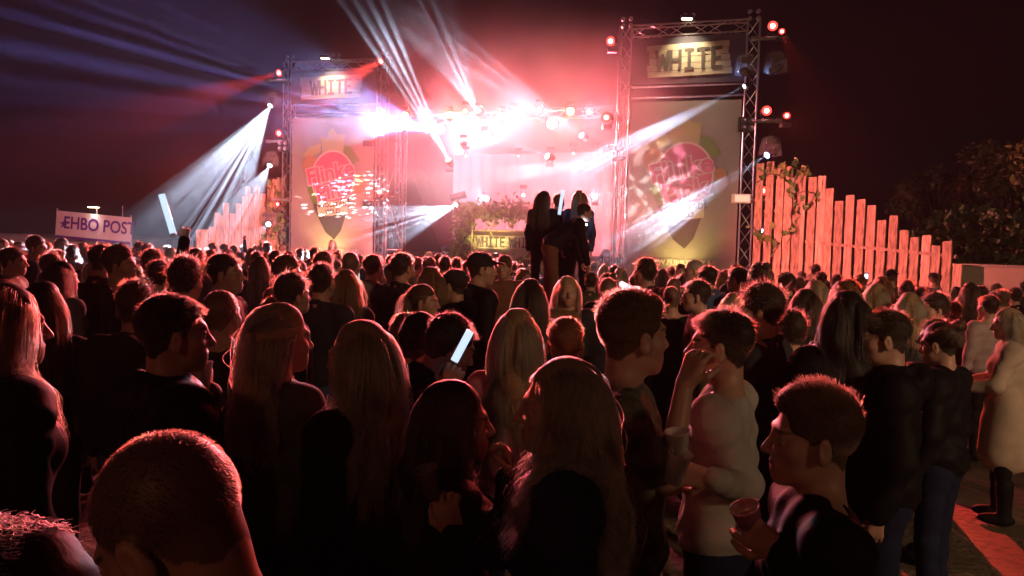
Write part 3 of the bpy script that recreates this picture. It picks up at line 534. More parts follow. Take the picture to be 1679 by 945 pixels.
# added red gantry lamps for the crowd rims, and added floods for the fences
for k, (x, y, d, tx, pw) in enumerate(((700, 196, 25.8, 500, 13500), (842, 186, 25.6, 840, 16000), (965, 184, 24.8, 1300, 12500))):
    lamp_head('wash_lamp', '%s red lamp added on the gantry for the crowd rim light' % ('left', 'middle', 'right')[k], 'stage lamp', P(x, y, d), P(tx, 640, 4), M_lensr, pw, (1, .11, .16), 80, r=.12, blend=.9)
lamp_head('wash_lamp', 'soft white lamp added on the stand to pale the right banner', 'stage lamp', (1.3, 15.2, 2.35), P(1110, 270, 20.0), M_warm, 330, (1, .86, .84), 50, r=.07, hang=False, blend=1)  # added soft fill that pales the right banner
fl = thing('added_flood_stand', 'added stand for red floods, hidden behind the group on the table', 'stage lamp', (1.3, 15.2, 0)); part(fl, 'pole', MB().tube((0, 0, 0), (0, 0, 2.2), .03), M_steel); part(fl, 'crossbar', MB().tube((-.3, 0, 2.2), (.3, 0, 2.2), .025), M_steel)  # added stand, kept out of sight, carrying the wash lamps for the fences
lamp_head('wash_lamp', 'red flood added on the stand to light the right fence', 'stage lamp', (1.55, 15.2, 2.5), (7.0, 16.6, 2.6), M_lensr, 4400, (1, .19, .19), 75, r=.08, hang=False, blend=.9)
lamp_head('wash_lamp', 'red flood added on the stand to light the left fence', 'stage lamp', (1.05, 15.2, 2.5), (-8.0, 25.5, 3.0), M_lensr, 16000, (1, .24, .24), 40, r=.08, hang=False, blend=.9)
lamp_head('wash_lamp', 'red flood low on the left tower, aimed over the left crowd', 'stage lamp', P(455, 335, 25.6), P(60, 400, 11), M_lensr, 16000, (1, .09, .07), 60, r=.07, hang=False, blend=.8)
lamp_head('wash_lamp', 'red flood on the right tower outrigger turned over the right crowd', 'stage lamp', P(1290, 190, 19.0), P(1500, 600, 7), M_lensr, 2600, (1, .09, .06), 48, r=.08, hang=False, blend=.8)
lamp_head('moving_head', 'violet moving head under the gantry throwing streaks up to the left', 'stage lamp', P(700, 214, 25.6), P(120, 60, 17), M_lensb, 24000, (.30, .30, 1), 38, 'rays', 17, r=.09, seed=15, blend=.6)
lamp_head('wash_lamp', 'red lamp on the top right outrigger aimed at the ground on the right', 'stage lamp', P(1282, 52, 19.0), P(1590, 745, 6.6), M_lensr, 14000, (1, .06, .04), 10, r=.07, hang=False, blend=.3)
for k, (x, d) in enumerate(((612, 24.9), (640, 26.0))):  # added uplights that redden the inner posts
    lamp_head('added_post_uplight', '%s added red uplight at the foot of the inner left posts' % ('first', 'second')[k], 'stage lamp', Vector((P(x, 400, d).x, d, .8)), Vector((P(x, 400, d).x+.1, d+.2, 8)), M_lensr, 900, (1, .12, .12), 60, r=.09, hang=False, blend=1)
# ------------------------------------------------------------------ haze and smoke
def volume(name, lo, hi, dens, col, noise=None):
    b = MB().box(((lo[0]+hi[0])/2, (lo[1]+hi[1])/2, (lo[2]+hi[2])/2), (hi[0]-lo[0], hi[1]-lo[1], hi[2]-lo[2])); m = bpy.data.materials.new(name); m.use_nodes = True; nt = m.node_tree; N = nt.nodes; L = nt.links
    N.remove(N['Principled BSDF']); v = N.new('ShaderNodeVolumePrincipled'); v.inputs['Color'].default_value = (*col, 1); v.inputs['Density'].default_value = dens; v.inputs['Anisotropy'].default_value = 0.0
    L.new(v.outputs[0], N['Material Output'].inputs['Volume']); o = link(name, b.mesh(name, m)); o['kind'] = 'stuff'
    if noise:
        tc = N.new('ShaderNodeTexCoord'); g = N.new('ShaderNodeNewGeometry'); n = N.new('ShaderNodeTexNoise'); n.inputs['Scale'].default_value = noise[0]; n.inputs['Detail'].default_value = 3
        L.new(g.outputs['Position'], n.inputs['Vector']); mr = N.new('ShaderNodeMapRange'); mr.inputs[1].default_value = .38; mr.inputs[2].default_value = .66; mr.inputs[3].default_value = noise[1]; mr.inputs[4].default_value = 1; L.new(n.outputs[0], mr.inputs[0])
        # fall-off from the middle of the plume (generated coordinates: an ellipsoid inside the box)
        mp = N.new('ShaderNodeMapping'); mp.vector_type = 'POINT'; mp.inputs['Location'].default_value = (-1, -1, -1); mp.inputs['Scale'].default_value = (2, 2, 2); L.new(tc.outputs['Generated'], mp.inputs[0])
        ln = N.new('ShaderNodeVectorMath'); ln.operation = 'LENGTH'; L.new(mp.outputs[0], ln.inputs[0]); m2 = N.new('ShaderNodeMapRange'); m2.interpolation_type = 'SMOOTHSTEP'; m2.inputs[1].default_value = 1.0; m2.inputs[2].default_value = .25; m2.inputs[3].default_value = 0; m2.inputs[4].default_value = dens; L.new(ln.outputs['Value'], m2.inputs[0])
        mu = N.new('ShaderNodeMath'); mu.operation = 'MULTIPLY'; L.new(mr.outputs[0], mu.inputs[0]); L.new(m2.outputs[0], mu.inputs[1]); L.new(mu.outputs[0], v.inputs['Density'])
    return o
volume('haze', (-160, -31, -1), (160, 205, 22), .0009, (.85, .85, .9))
volume('stage_smoke', (-8.5, 15.5, .5), (7.0, 34, 9.6), .095, (.9, .9, .92), (.55, .12))
volume('banner_smoke', (-.5, 14.8, .8), (5.2, 20.6, 7.6), .16, (.9, .9, .92), (.7, .05))
volume('drifting_smoke', (-24, 14, .3), (-3.5, 31, 15), .017, (.9, .9, .92), (.35, .25))
sc.cycles.volume_step_rate = 1.5; sc.cycles.volume_max_steps = 128
# ------------------------------------------------------------------ people: implicit surfaces turned into meshes, hair as strands
def rotm(x=0, y=0, z=0): return np.array(Euler((R(x), R(y), R(z))).to_matrix())
def E_(c, r, rot=None, k=.02, op=1, wr=0): return ('e', np.array(c, float), np.array(r, float), rot, k, op, wr)
def C_(a, b, ra, rb, k=.02, op=1, wr=0): return ('c', np.array(a, float), np.array(b, float), ra, rb, k, op, wr)
def d_prim(p, X, Y, Z):
    if p[0] == 'e':
        c, r, rot = p[1], p[2], p[3]; x, y, z = X-c[0], Y-c[1], Z-c[2]
        if rot is not None: x, y, z = (rot[0, 0]*x+rot[1, 0]*y+rot[2, 0]*z, rot[0, 1]*x+rot[1, 1]*y+rot[2, 1]*z, rot[0, 2]*x+rot[1, 2]*y+rot[2, 2]*z)
        k0 = np.sqrt((x/r[0])**2+(y/r[1])**2+(z/r[2])**2); k1 = np.sqrt((x/r[0]**2)**2+(y/r[1]**2)**2+(z/r[2]**2)**2)+1e-9
        return k0*(k0-1)/k1
    a, b = p[1], p[2]; ab = b-a; x, y, z = X-a[0], Y-a[1], Z-a[2]; t = np.clip((x*ab[0]+y*ab[1]+z*ab[2])/(ab@ab+1e-12), 0, 1)
    return np.sqrt((x-t*ab[0])**2+(y-t*ab[1])**2+(z-t*ab[2])**2)-(p[3]+(p[4]-p[3])*t)
def bounds(p):
    if p[0] == 'e': m = max(p[2]); e = m if p[3] is not None else p[2]; return p[1]-e, p[1]+e
    m = max(p[3], p[4]); return np.minimum(p[1], p[2])-m, np.maximum(p[1], p[2])+m
def wrink(X, Y, Z, a):
    return a*(np.sin(23*X+9*np.sin(7*Z+2*Y))*np.sin(17*Z+6*np.sin(9*X))+.6*np.sin(41*Z+14*X*np.sin(5*Z)+11*Y))
def field(prims, xs, ys, zs):
    F = np.full((len(xs), len(ys), len(zs)), 1.0, np.float32)
    for p in prims:
        k, op, wr = p[-3], p[-2], p[-1]; lo, hi = bounds(p); pad = k+.03
        i0, i1 = np.searchsorted(xs, lo[0]-pad), np.searchsorted(xs, hi[0]+pad); j0, j1 = np.searchsorted(ys, lo[1]-pad), np.searchsorted(ys, hi[1]+pad); k0, k1 = np.searchsorted(zs, lo[2]-pad), np.searchsorted(zs, hi[2]+pad)
        if i1 <= i0 or j1 <= j0 or k1 <= k0: continue
        X, Y, Z = xs[i0:i1, None, None], ys[None, j0:j1, None], zs[None, None, k0:k1]; d = d_prim(p, X, Y, Z)
        if wr: d = d+wrink(X, Y, Z, wr)
        A = F[i0:i1, j0:j1, k0:k1]
        if op > 0: h = np.maximum(k-np.abs(A-d), 0)/k; F[i0:i1, j0:j1, k0:k1] = np.minimum(A, d)-h*h*k*.25
        else: h = np.maximum(k-np.abs(A+d), 0)/k; F[i0:i1, j0:j1, k0:k1] = np.maximum(A, -d)+h*h*k*.25
    return F
def nets(F, xs, ys, zs):
    S = F < 0; n = [s-1 for s in F.shape]; c = np.zeros(n, np.int8)
    for a in (0, 1):
        for b in (0, 1):
            for e in (0, 1): c += S[a:a+n[0], b:b+n[1], e:e+n[2]]
    act = np.argwhere((c > 0) & (c < 8)); idx = np.full(n, -1, np.int32); idx[tuple(act.T)] = np.arange(len(act)); i, j, k = act.T
    P_ = np.zeros((len(act), 3)); W = np.zeros(len(act)); ax = (xs, ys, zs)
    for d in range(3):
        o = [q for q in range(3) if q != d]
        for u in (0, 1):
            for v in (0, 1):
                A = [i, j, k]; A[o[0]] = A[o[0]]+u; A[o[1]] = A[o[1]]+v; B = list(A); B[d] = B[d]+1
                fa, fb = F[tuple(A)], F[tuple(B)]; m = (fa < 0) != (fb < 0); t = np.where(m, fa/np.where(m, fa-fb, 1), 0)
                q = np.stack([ax[0][A[0]], ax[1][A[1]], ax[2][A[2]]], 1).astype(float); q[:, d] += t*(ax[d][B[d]]-ax[d][A[d]]); P_ += q*m[:, None]; W += m
    P_ /= W[:, None]; Q = []
    for d in range(3):
        o = [q for q in range(3) if q != d]; sl = [slice(None)]*3; sl2 = [slice(None)]*3; sl[d] = slice(0, -1); sl2[d] = slice(1, None)
        for q in o:
            sl[q] = slice(1, -1); sl2[q] = slice(1, -1)
        A, B = S[tuple(sl)], S[tuple(sl2)]; e = np.argwhere(A != B)
        if len(e) == 0: continue
        inv = A[tuple(e.T)]; e = e.copy(); e[:, o[0]] += 1; e[:, o[1]] += 1; q4 = []
        for (u, v) in ((-1, -1), (0, -1), (0, 0), (-1, 0)): f = e.copy(); f[:, o[0]] += u; f[:, o[1]] += v; q4.append(idx[tuple(f.T)])
        q4 = np.stack(q4, 1); flip = inv if d != 1 else ~inv; q4[~flip] = q4[~flip][:, ::-1]; Q.append(q4)
    return P_, np.concatenate(Q)
def axis(lo, hi, zones, fine, coarse):
    out = [lo]; x = lo
    while x < hi:
        st = coarse
        for (a, b) in zones:
            if a-1e-6 <= x < b: st = fine
            elif x < a < x+coarse: st = min(st, max(fine, a-x))
        x += st; out.append(x)
    return np.array(out, np.float32)
def sdf_mesh(name, prims, m, zones, fine, coarse):
    lo = np.min([bounds(p)[0] for p in prims if p[-2] > 0], 0)-.04; hi = np.max([bounds(p)[1] for p in prims if p[-2] > 0], 0)+.04
    A = [axis(lo[q], hi[q], [z[q] for z in zones], fine, coarse) for q in range(3)]
    V, Q = nets(field(prims, *A), *A); me = bpy.data.meshes.new(name); me.vertices.add(len(V)); me.vertices.foreach_set('co', V.astype(np.float32).ravel())
    me.loops.add(Q.size); me.loops.foreach_set('vertex_index', Q.astype(np.int32).ravel()); me.polygons.add(len(Q)); me.polygons.foreach_set('loop_start', np.arange(0, Q.size, 4, dtype=np.int32))
    me.polygons.foreach_set('use_smooth', np.ones(len(Q), bool)); me.update(calc_edges=True)
    if m: me.materials.append(m)
    return me, V
def xf(p, Mh, th):
    """a head-space primitive moved by rotation Mh and translation th"""
    if p[0] == 'e': r = Mh if p[3] is None else Mh @ p[3]; return ('e', Mh @ p[1]+th, p[2], r)+p[4:]
    return ('c', Mh @ p[1]+th, Mh @ p[2]+th)+p[3:]
def head_prims(fem, open_mouth=0):
    s = .94 if fem else 1.0; jw = .042 if fem else .05; q = [E_((0, -.014, .036), (.076, .097, .088), k=.02), E_((0, .032, -.03), (.060, .060, .082), k=.03), E_((0, .034, -.078), (jw, .052, .034), k=.03), E_((0, .076, -.099), (.020 if fem else .024, .017, .017), k=.025),
        E_((.044, .056, -.026), (.02, .024, .02), k=.03), E_((-.044, .056, -.026), (.02, .024, .02), k=.03), C_((-.034, .083, .024), (.034, .083, .024), .010, .010, k=.025), E_((0, .074, -.064), (.032, .025, .028), k=.02)]
    for x in (-.032, .032): q += [E_((x, .103, .004), (.018, .018, .012), k=.018, op=-1)]
    for x in (-.031, .031): q += [E_((x, .0765, .003), (.0135, .0135, .0125), k=.004), C_((x-.013, .0865, .009), (x+.013, .0865, .009), .0035, .0035, k=.006), C_((x-.012, .085, -.006), (x+.012, .085, -.006), .003, .003, k=.006)]
    q += [C_((0, .090, .016), (0, .117, -.028), .0075, .0105, k=.014), E_((.012, .103, -.033), (.0085, .011, .0075), k=.008), E_((-.012, .103, -.033), (.0085, .011, .0075), k=.008)]
    q += [C_((-.018, .091, -.060), (.018, .091, -.060), .005, .005, k=.006), C_((0, .098, -.058), (0, .098, -.0575), .0055, .0055, k=.010), C_((-.014, .090, -.073-open_mouth), (.014, .090, -.073-open_mouth), .0065, .0065, k=.007)]
    q += [C_((-.02, .102, -.0665-open_mouth/2), (.02, .102, -.0665-open_mouth/2), .0028+open_mouth/3, .0028+open_mouth/3, k=.004, op=-1)]
    for sx in (-1, 1): q += [E_((sx*.080, -.006, -.012), (.0085, .019, .032), rotm(x=-8, z=sx*-22), k=.010), E_((sx*.090, .000, -.008), (.006, .010, .018), rotm(z=sx*-22), k=.006, op=-1), E_((sx*.079, .0, -.038), (.007, .010, .010), k=.008)]
    return q
def hand_prims(wr, dr, nrm, side, curl=.45, th=.0088, spread=.14, tcurl=.35):
    """wrist, finger direction, palm normal; side +1/-1 is where the thumb leaves the palm"""
    dr = np.array(dr, float); dr /= np.linalg.norm(dr); n = np.array(nrm, float); n -= dr*(n@dr); n /= np.linalg.norm(n); s = np.cross(dr, n)*side; wr = np.array(wr, float); q = []
    for i, o in enumerate((.028, .009, -.010, -.027)): q.append(C_(wr+dr*.012+s*o*.55, wr+dr*.085+s*o, .015, .0125, k=.014))
    for i, (o, L) in enumerate(((.029, .066), (.0095, .074), (-.0105, .069), (-.029, .054))):
        a = wr+dr*.088+s*o; ang = curl*(.6+.15*i)
        for sg, (fl, rr) in enumerate(((.44, 1.05), (.32, .95), (.26, .85))):
            dd = (dr*math.cos(ang)+n*math.sin(ang)); dd = dd+s*spread*o/.03*math.cos(ang); dd /= np.linalg.norm(dd); b = a+dd*L*fl; q.append(C_(a, b, th*rr, th*rr*.93, k=.004)); a = b; ang += curl*(1.0+.1*i)
    a = wr+dr*.028+s*.026; d1 = dr*.62+s*.66+n*.30; d1 /= np.linalg.norm(d1); b = a+d1*.042; q.append(C_(wr+dr*.02+s*.012, b, .017, .0115, k=.012)); d2 = dr*.88+s*.15+n*(.3+tcurl); d2 /= np.linalg.norm(d2); c = b+d2*.030; q.append(C_(b, c, .0108, .0098, k=.006)); d3 = dr*.9-s*.1+n*(.3+tcurl*1.4); d3 /= np.linalg.norm(d3); q.append(C_(c, c+d3*.024, .0096, .008, k=.005))
    return q
def lerp(a, b, t): return a+(b-a)*t
def hairline(h):
    """which head-space points carry hair"""
    x, y, z = np.abs(h[:, 0]), h[:, 1], h[:, 2]; zm = np.interp(y, [-.12, -.06, -.03, -.015, .012, .03, .055, .075, .1], [-.066, -.064, -.04, .012, .02, .012, .05, .070, .080]); zm = np.where((y > .012) & (y < .03) & (x > .05), -.005, zm); return z > zm+.004*np.sin(x*90+y*70)

def sd_pts(prims, p):
    d = np.full(len(p), 9.0)
    for q in prims:
        if q[-2] > 0: d = np.minimum(d, d_prim(q, p[:, 0], p[:, 1], p[:, 2]))
    return d
def grad(prims, p, d, e=.003):
    g = np.stack([sd_pts(prims, p+np.eye(3)[i]*e)-d for i in range(3)], 1); return g/(np.linalg.norm(g, axis=1)[:, None]+1e-9)
HM = {}
def hair_mat(name, col, rough=.35):
    if name not in HM:
        m = bpy.data.materials.new(name); m.use_nodes = True; nt = m.node_tree; N = nt.nodes; N.remove(N['Principled BSDF']); h = N.new('ShaderNodeBsdfHairPrincipled'); h.parametrization = 'COLOR'; h.inputs['Color'].default_value = (*col, 1); h.inputs['Roughness'].default_value = rough; h.inputs['Radial Roughness'].default_value = .5
        hi = N.new('ShaderNodeHairInfo'); mx = N.new('ShaderNodeMix'); mx.data_type = 'RGBA'; mx.inputs[6].default_value = (*[c*.62 for c in col], 1); mx.inputs[7].default_value = (*[min(1, c*1.3) for c in col], 1); nt.links.new(hi.outputs['Random'], mx.inputs[0]); nt.links.new(mx.outputs[2], h.inputs['Color'])
        nt.links.new(h.outputs[0], N['Material Output'].inputs['Surface']); HM[name] = m
    return HM[name]
HCOL = dict(dark=(.045, .028, .018), brown=(.13, .075, .04), blonde=(.52, .36, .19), auburn=(.23, .09, .04), black=(.02, .015, .013), fair=(.46, .33, .20), grey=(.3, .28, .26))
def strands(g, HP, COLL, Mh, th, style, n, length, S=12, layer=.02, wave=0, seed_dir=None, back=True):
    """returns positions (n, S+1, 3) of hair strands in root space; HP head primitives in root space"""
    d = g.normal(size=(n*4, 3)); d /= np.linalg.norm(d, axis=1)[:, None]; d = d[d[:, 2] > -.75]; c0 = np.array((0, -.012, .02)); h = c0+d*.17
    hl = head_prims(False)[:2]+head_prims(False)[2:3]
    for _ in range(7): h = h-d*sd_pts(hl, h)[:, None]
    h = h[hairline(h)][:n]; n = len(h); N0 = h-c0; N0[:, 2] *= .9; N0 /= np.linalg.norm(N0, axis=1)[:, None]; L = length*g.uniform(.75, 1.1, n); x, y, z = h.T
    if style in ('short', 'quiff', 'flat', 'curly', 'buzz', 'messy'):
        top = np.clip((z-.045)/.035, 0, 1); base = dict(short=(.010, .040), quiff=(.010, .046), flat=(.009, .036), curly=(.022, .050), buzz=(.0045, .006), messy=(.013, .034))[style]; L = (base[0]+(base[1]-base[0])*top)*g.uniform(.7, 1.15, n)*(length/.04)
        cmb = np.stack([np.sign(x)*.15+g.normal(size=n)*.2, np.where(y > .0, .9, .2)*(1 if style != 'messy' else .3)+g.normal(size=n)*.2, np.full(n, -.25)], 1)
        if style == 'quiff': cmb = np.stack([g.normal(size=n)*.3+.45, -.35+g.normal(size=n)*.3+.5*(y > .05), np.full(n, .30)], 1)
        if style == 'flat': cmb = np.stack([g.normal(size=n)*.2, .5+g.normal(size=n)*.2, np.full(n, .75)], 1)
        if style in ('curly', 'messy'): cmb = g.normal(size=(n, 3))*.8+np.array((0, .2, -.1))
        sf = (1-top)[:, None]; cmb = cmb*(1-sf)+sf*np.array((0, -.35, -.8)); dr = N0*(.75 if style in ('quiff', 'flat', 'curly', 'messy') else .45)+cmb*.8; dr /= np.linalg.norm(dr, axis=1)[:, None]
        t = np.linspace(0, 1, S+1); bend = cmb-N0*.4; pos = h[:, None]+L[:, None, None]*(dr[:, None]*t[None, :, None]+bend[:, None]*(t**2)[None, :, None]*.28)
        if style == 'curly': ph = g.uniform(0, 6.28, (n, 1)); pos[..., 0] += .007*np.sin(t*12+ph)*t; pos[..., 1] += .007*np.cos(t*12+ph)*t; pos[..., 2] += .005*np.sin(t*9+ph)*t
        cl = np.round(h*28); s_ = np.sin(cl @ np.array((12.9, 78.2, 37.7)))*43758.5; s_ -= np.floor(s_); pos += (L*(s_-.5)*.5)[:, None, None]*t[None, :, None]*np.array((.6, 0, .8))
        return pos @ Mh.T+th
    # long hair, marched
    p = h @ Mh.T+th; sgn = np.sign(h[:, 0]+.012); flow = np.stack([sgn*.45, np.where(h[:, 1] > -.02, -.95, -.5) if back else np.full(n, -.1), np.full(n, .05)], 1); prev = (N0*.30+flow); prev /= np.linalg.norm(prev, axis=1)[:, None]; prev = prev @ Mh.T
    cl0 = np.floor(np.arctan2(h[:, 0], h[:, 1]+.02)*3.2)+np.floor(h[:, 2]*22)*7; rc = np.sin(cl0*4.137)*7513.1; rc -= np.floor(rc); off = layer*(.12+.55*rc+.33*g.random(n))*np.clip(.35+length*1.2, 0, 1); tie = None
    if style in ('ponytail', 'bun'): tie = Mh @ (np.array((0, -.118, .045)) if style == 'ponytail' else np.array((0, -.105, .085)))+th; off = .004+.006*g.random(n); L = L*0+length
    if style == 'halfup': tie = Mh @ np.array((0, -.112, .04))+th
    top = h[:, 2] > (.03 if style == 'halfup' else -9); free = np.zeros(n, bool) if tie is not None else np.ones(n, bool)
    if tie is not None and style == 'halfup': free = ~top
    out = [p.copy()]; seg = L/S
    for s in range(S):
        w_ = np.where(free, .42+.3*min(1, s/5), .0)[:, None]; dv_ = prev*(1-w_)+w_*np.array((0, 0, -1.0))
        if style == 'swept' : dv_ = dv_+np.array(seed_dir)*.22
        if tie is not None:
            tv = tie-p; dist = np.linalg.norm(tv, axis=1); tv /= dist[:, None]+1e-6; m = (~free)[:, None]; dv_ = np.where(m, prev*.35+tv*.65, dv_); free = free | (dist < .028)
        dv_ /= np.linalg.norm(dv_, axis=1)[:, None]; q = p+dv_*seg[:, None]; dd = sd_pts(COLL, q); o_ = off*min(1, .3+s/3); m = dd < o_
        if m.any(): gr = grad(COLL, q[m], dd[m]); gr[:, :2] *= .8; q[m] += gr*(o_[m]-dd[m])[:, None]*.9
        dv_ = q-p; dv_ /= np.linalg.norm(dv_, axis=1)[:, None]+1e-9; q = p+dv_*seg[:, None]; prev = dv_; p = q; out.append(p.copy())
    pos = np.stack(out, 1); t = np.linspace(0, 1, S+1)
    cl = np.floor(np.arctan2(h[:, 0], h[:, 1]+.02)*3.2)+np.floor(h[:, 2]*22)*7; ph = np.sin(cl*12.9898)*43758.5; ph = (ph-np.floor(ph))*6.28; ph2 = ph[:, None]+g.normal(size=(n, 1))*.35; am = (wave*np.clip(t*2.2-.3, 0, 1))[None]
    pos[..., 0] += am*np.sin(t[None]*length*32+ph2)+.012*(t**2)[None]*np.sin(ph2*3); pos[..., 1] += am*np.cos(t[None]*length*29+ph2*1.7)*.8-.01*(t**2)[None]*np.cos(ph2*2); pos += g.normal(size=(n, 1, 3))*.005*t[None, :, None]; cr = np.sin(cl*7.77)*9177.3; cr -= np.floor(cr); pos += (cr-.5)[:, None, None]*.022*(t**.7)[None, :, None]*(pos-th)/(np.linalg.norm(pos-th, axis=2)[..., None]+.05)
    cid = (np.floor(np.arctan2(h[:, 0], h[:, 1]+.02)*5.5)+np.floor(h[:, 2]*32)*40).astype(int); u_, inv = np.unique(cid, return_inverse=True); mn = np.zeros((len(u_),)+pos.shape[1:]); np.add.at(mn, inv, pos); mn /= np.bincount(inv)[:, None, None]; pos += (mn[inv]-pos)*(.62*np.clip(t*1.6, 0, 1)*(1-.45*np.clip(t*2-1, 0, 1)))[None, :, None]
    fly = g.random(n) < .09; pos[fly] += (g.normal(size=(fly.sum(), 1, 3))*.020)*(t**.8)[None, :, None]
    return pos
def curves_obj(name, pos, m, rad):
    n, s, _ = pos.shape; hc = bpy.data.hair_curves.new(name); hc.add_curves([s]*n); hc.points.foreach_set('position', pos.astype(np.float32).ravel()); a = hc.attributes.get('radius') or hc.attributes.new('radius', 'FLOAT', 'POINT')
    r = np.tile(np.linspace(1, .35, s)*rad, n).astype(np.float32); a.data.foreach_set('value', r); hc.materials.append(m); return hc

SKINM = {}
def skin_mat(name='skin'):
    if name in SKINM: return SKINM[name]
    m = mat(name, (.5, .3, .22), .48, bump=(260, .12, .001), spec=.45); nt = m.node_tree; at = nt.nodes.new('ShaderNodeAttribute'); at.attribute_name = 'Col'; nt.links.new(at.outputs['Color'], nt.nodes['Principled BSDF'].inputs['Base Color'])
    nt.nodes['Principled BSDF'].inputs['Subsurface Weight'].default_value = 0.0; SKINM[name] = m; return m
CLOTH = {}
def cloth(name):
    if name in CLOTH: return CLOTH[name]
    c = dict(black=(.008, .008, .009), charcoal=(.035, .035, .04), navy=(.015, .02, .05), white=(.55, .52, .50), grey=(.16, .16, .165), denim=(.06, .10, .20), red=(.35, .03, .03), olive=(.07, .075, .04), beige=(.50, .42, .33), brown=(.18, .09, .05), pale_blue=(.25, .33, .45), shirt=(.42, .33, .33), pink=(.5, .25, .28), camo=(.20, .21, .16), cream=(.42, .40, .36))[name]
    m = mat('cloth_'+name, c, .85 if name != 'black' else .65, noise=(5 if name != 'camo' else 16, tuple(x*(.7 if name != 'camo' else .22) for x in c)), bump=(45, .35, .006), spec=.12); CLOTH[name] = m; return m

def figure(key, fem=False, lean=0, hy=0, hp=0, hr=0, arms=(None, None), top='black', bottom='navy', sleeve='long', style='short', hair='brown', hlen=.04, layer=.02, wave=0, fine=.006, coarse=.016, nst=1300, hrad=.0011, S=8, hands_fine=False, jacket=.014, collar=None, skirt=0, cap=None, skin=(.42, .25, .18), smile=0, twist=0, legs=None, hat=None, curl=.5, seed=0, swept=None, dress=0, hood=False, th=.0088, drop=0):
    """returns a dict of mesh data for one posed person, facing +Y, 1.76 m tall"""
    g = np.random.default_rng(hash(key) % 1000 if False else sum(ord(c) for c in key)+seed); T = rotm(x=-lean) ; hip = np.array((0, 0, .95)); sw = .160 if fem else .192; k = .88 if fem else 1
    tp = lambda x, y, z: hip+T @ np.array((x, y, z-.95)); nb = tp(0, -.012, 1.475); Mh = rotm(z=-hy) @ rotm(x=-hp) @ rotm(y=hr); nt_ = nb+T @ np.array((0, .012, .055)); th_ = nt_+Mh @ np.array((0, .016, .105))
    HP = [xf(p, Mh, th_) for p in head_prims(fem, smile)]; neck = [C_(nb+T @ np.array((0, 0, -.03)), th_+Mh @ np.array((0, -.028, -.045)), .056*k, .052*k, k=.03), C_(tp(sw*.6, -.02, 1.45), nb+np.array((.02, 0, .02)), .04*k, .03, k=.04), C_(tp(-sw*.6, -.02, 1.45), nb+np.array((-.02, 0, .02)), .04*k, .03, k=.04)]
    tor = lambda e, wr=0: [E_(tp(0, 0, 1.30), (sw*.83+e, .105*k+e, .19+e), T, .06, wr=wr), E_(tp(0, .005, 1.12), ((.135*k if fem else .155)+e, .102*k+e, .17 if fem else .24), T, .06, wr=wr), C_(tp(-sw*.86, -.005, 1.425-drop), tp(sw*.86, -.005, 1.425-drop), .052*k+e, .052*k+e, .05, wr=wr)]+([E_(tp(.065, .085*k, 1.28), (.055+e, .05+e, .06+e), T, .04), E_(tp(-.065, .085*k, 1.28), (.055+e, .05+e, .06+e), T, .04)] if fem else [])
    pel = lambda e, wr=0: [E_((0, -.01, .93), (.155*(1.04 if fem else 1)+e, .112+e, .13+e), None, .06, wr=wr)]
    A = []; hands = []; hz = []
    for sd, ar in ((-1, arms[0]), (1, arms[1])):
        sh = tp(sd*sw, -.005, 1.42-drop)
        if ar is None: el = sh+np.array((sd*.055, -.02, -.285)); wr = el+np.array((sd*.0, .075, -.235)); hd = np.array((0, .12, -1)); pn = np.array((-sd, .2, 0.0)); cu = curl
        else: el = np.array(ar[0], float); wr = np.array(ar[1], float); hd = np.array(ar[2], float); pn = np.array(ar[3], float); cu = ar[4] if len(ar) > 4 else curl
        A.append((sh, el, wr, sd)); s_ = 1.0
        nn = pn-hd*(pn@hd)/(hd@hd); side = np.sign(np.cross(hd, nn) @ np.array((0, 0, 1.0))) if abs(np.cross(hd, nn)[2]) > .2*np.linalg.norm(np.cross(hd, nn)) else 1.0
        if ar is None: side = np.sign(np.cross(hd, nn) @ np.array((0, 1.0, 0)))
        if ar is not None and len(ar) > 5: side = ar[5]
        hands += hand_prims(wr, hd, pn, side, cu, th if hands_fine else .0105)
        if hands_fine and ar is not None: hz.append([(wr[q]-.15, wr[q]+.15) for q in range(3)])
    am = lambda e0, e1, full=True, wr=0: sum([[C_(s, e, .050*k+e0, .041*k+e0, .07, wr=wr)]+([C_(e, w_, .040*k+e0, .027*k+e1, .02, wr=wr)] if full else []) for s, e, w_, sd in A], [])
    if legs is None: legs = (((-.09, 0, .90), (-.10, .01, .50), (-.105, -.02, .09)), ((.09, 0, .90), (.10, .03, .50), (.11, .01, .09)))
    lg = lambda e, wr=0: sum([[C_(a, b, .083+e, .056+e, .05, wr=wr), C_(b, c, .056+e, .038+e*1.6, .03, wr=wr)] for a, b, c in legs], [])
    feet = sum([[E_((c[0]+.0, c[1]+.06, .045), (.042, .12, .042), None, .02)] for a, b, c in legs], [])
    zones = [[(th_[q]-.14, th_[q]+.16) for q in range(3)]]+hz
    out = {}
    body, V = sdf_mesh('body', HP+neck+tor(-.008)+pel(-.008)+am(0, 0)+lg(-.006)+feet+hands, skin_mat(), zones, fine, coarse)
    h = (V-th_) @ Mh; col = np.tile(np.array([*skin, 1.0]), (len(V), 1)); inh = (h[:, 2] > -.09) & (np.abs(h[:, 0]) < .1) & (np.abs(h[:, 1]) < .13); hc_ = np.array(HCOL[hair])*.7
    m = inh & hairline(h) & (np.abs(h[:, 0]) < .079+.02*(h[:, 2] > .02)); col[m, :3] = hc_*(1 if style != 'buzz' else 1)+(np.array(skin)*.25 if style == 'buzz' else 0)
    ex = np.minimum(np.hypot(h[:, 0]-.032, (h[:, 2]-.003)*1.2), np.hypot(h[:, 0]+.032, (h[:, 2]-.003)*1.2)); fr = h[:, 1] > .06
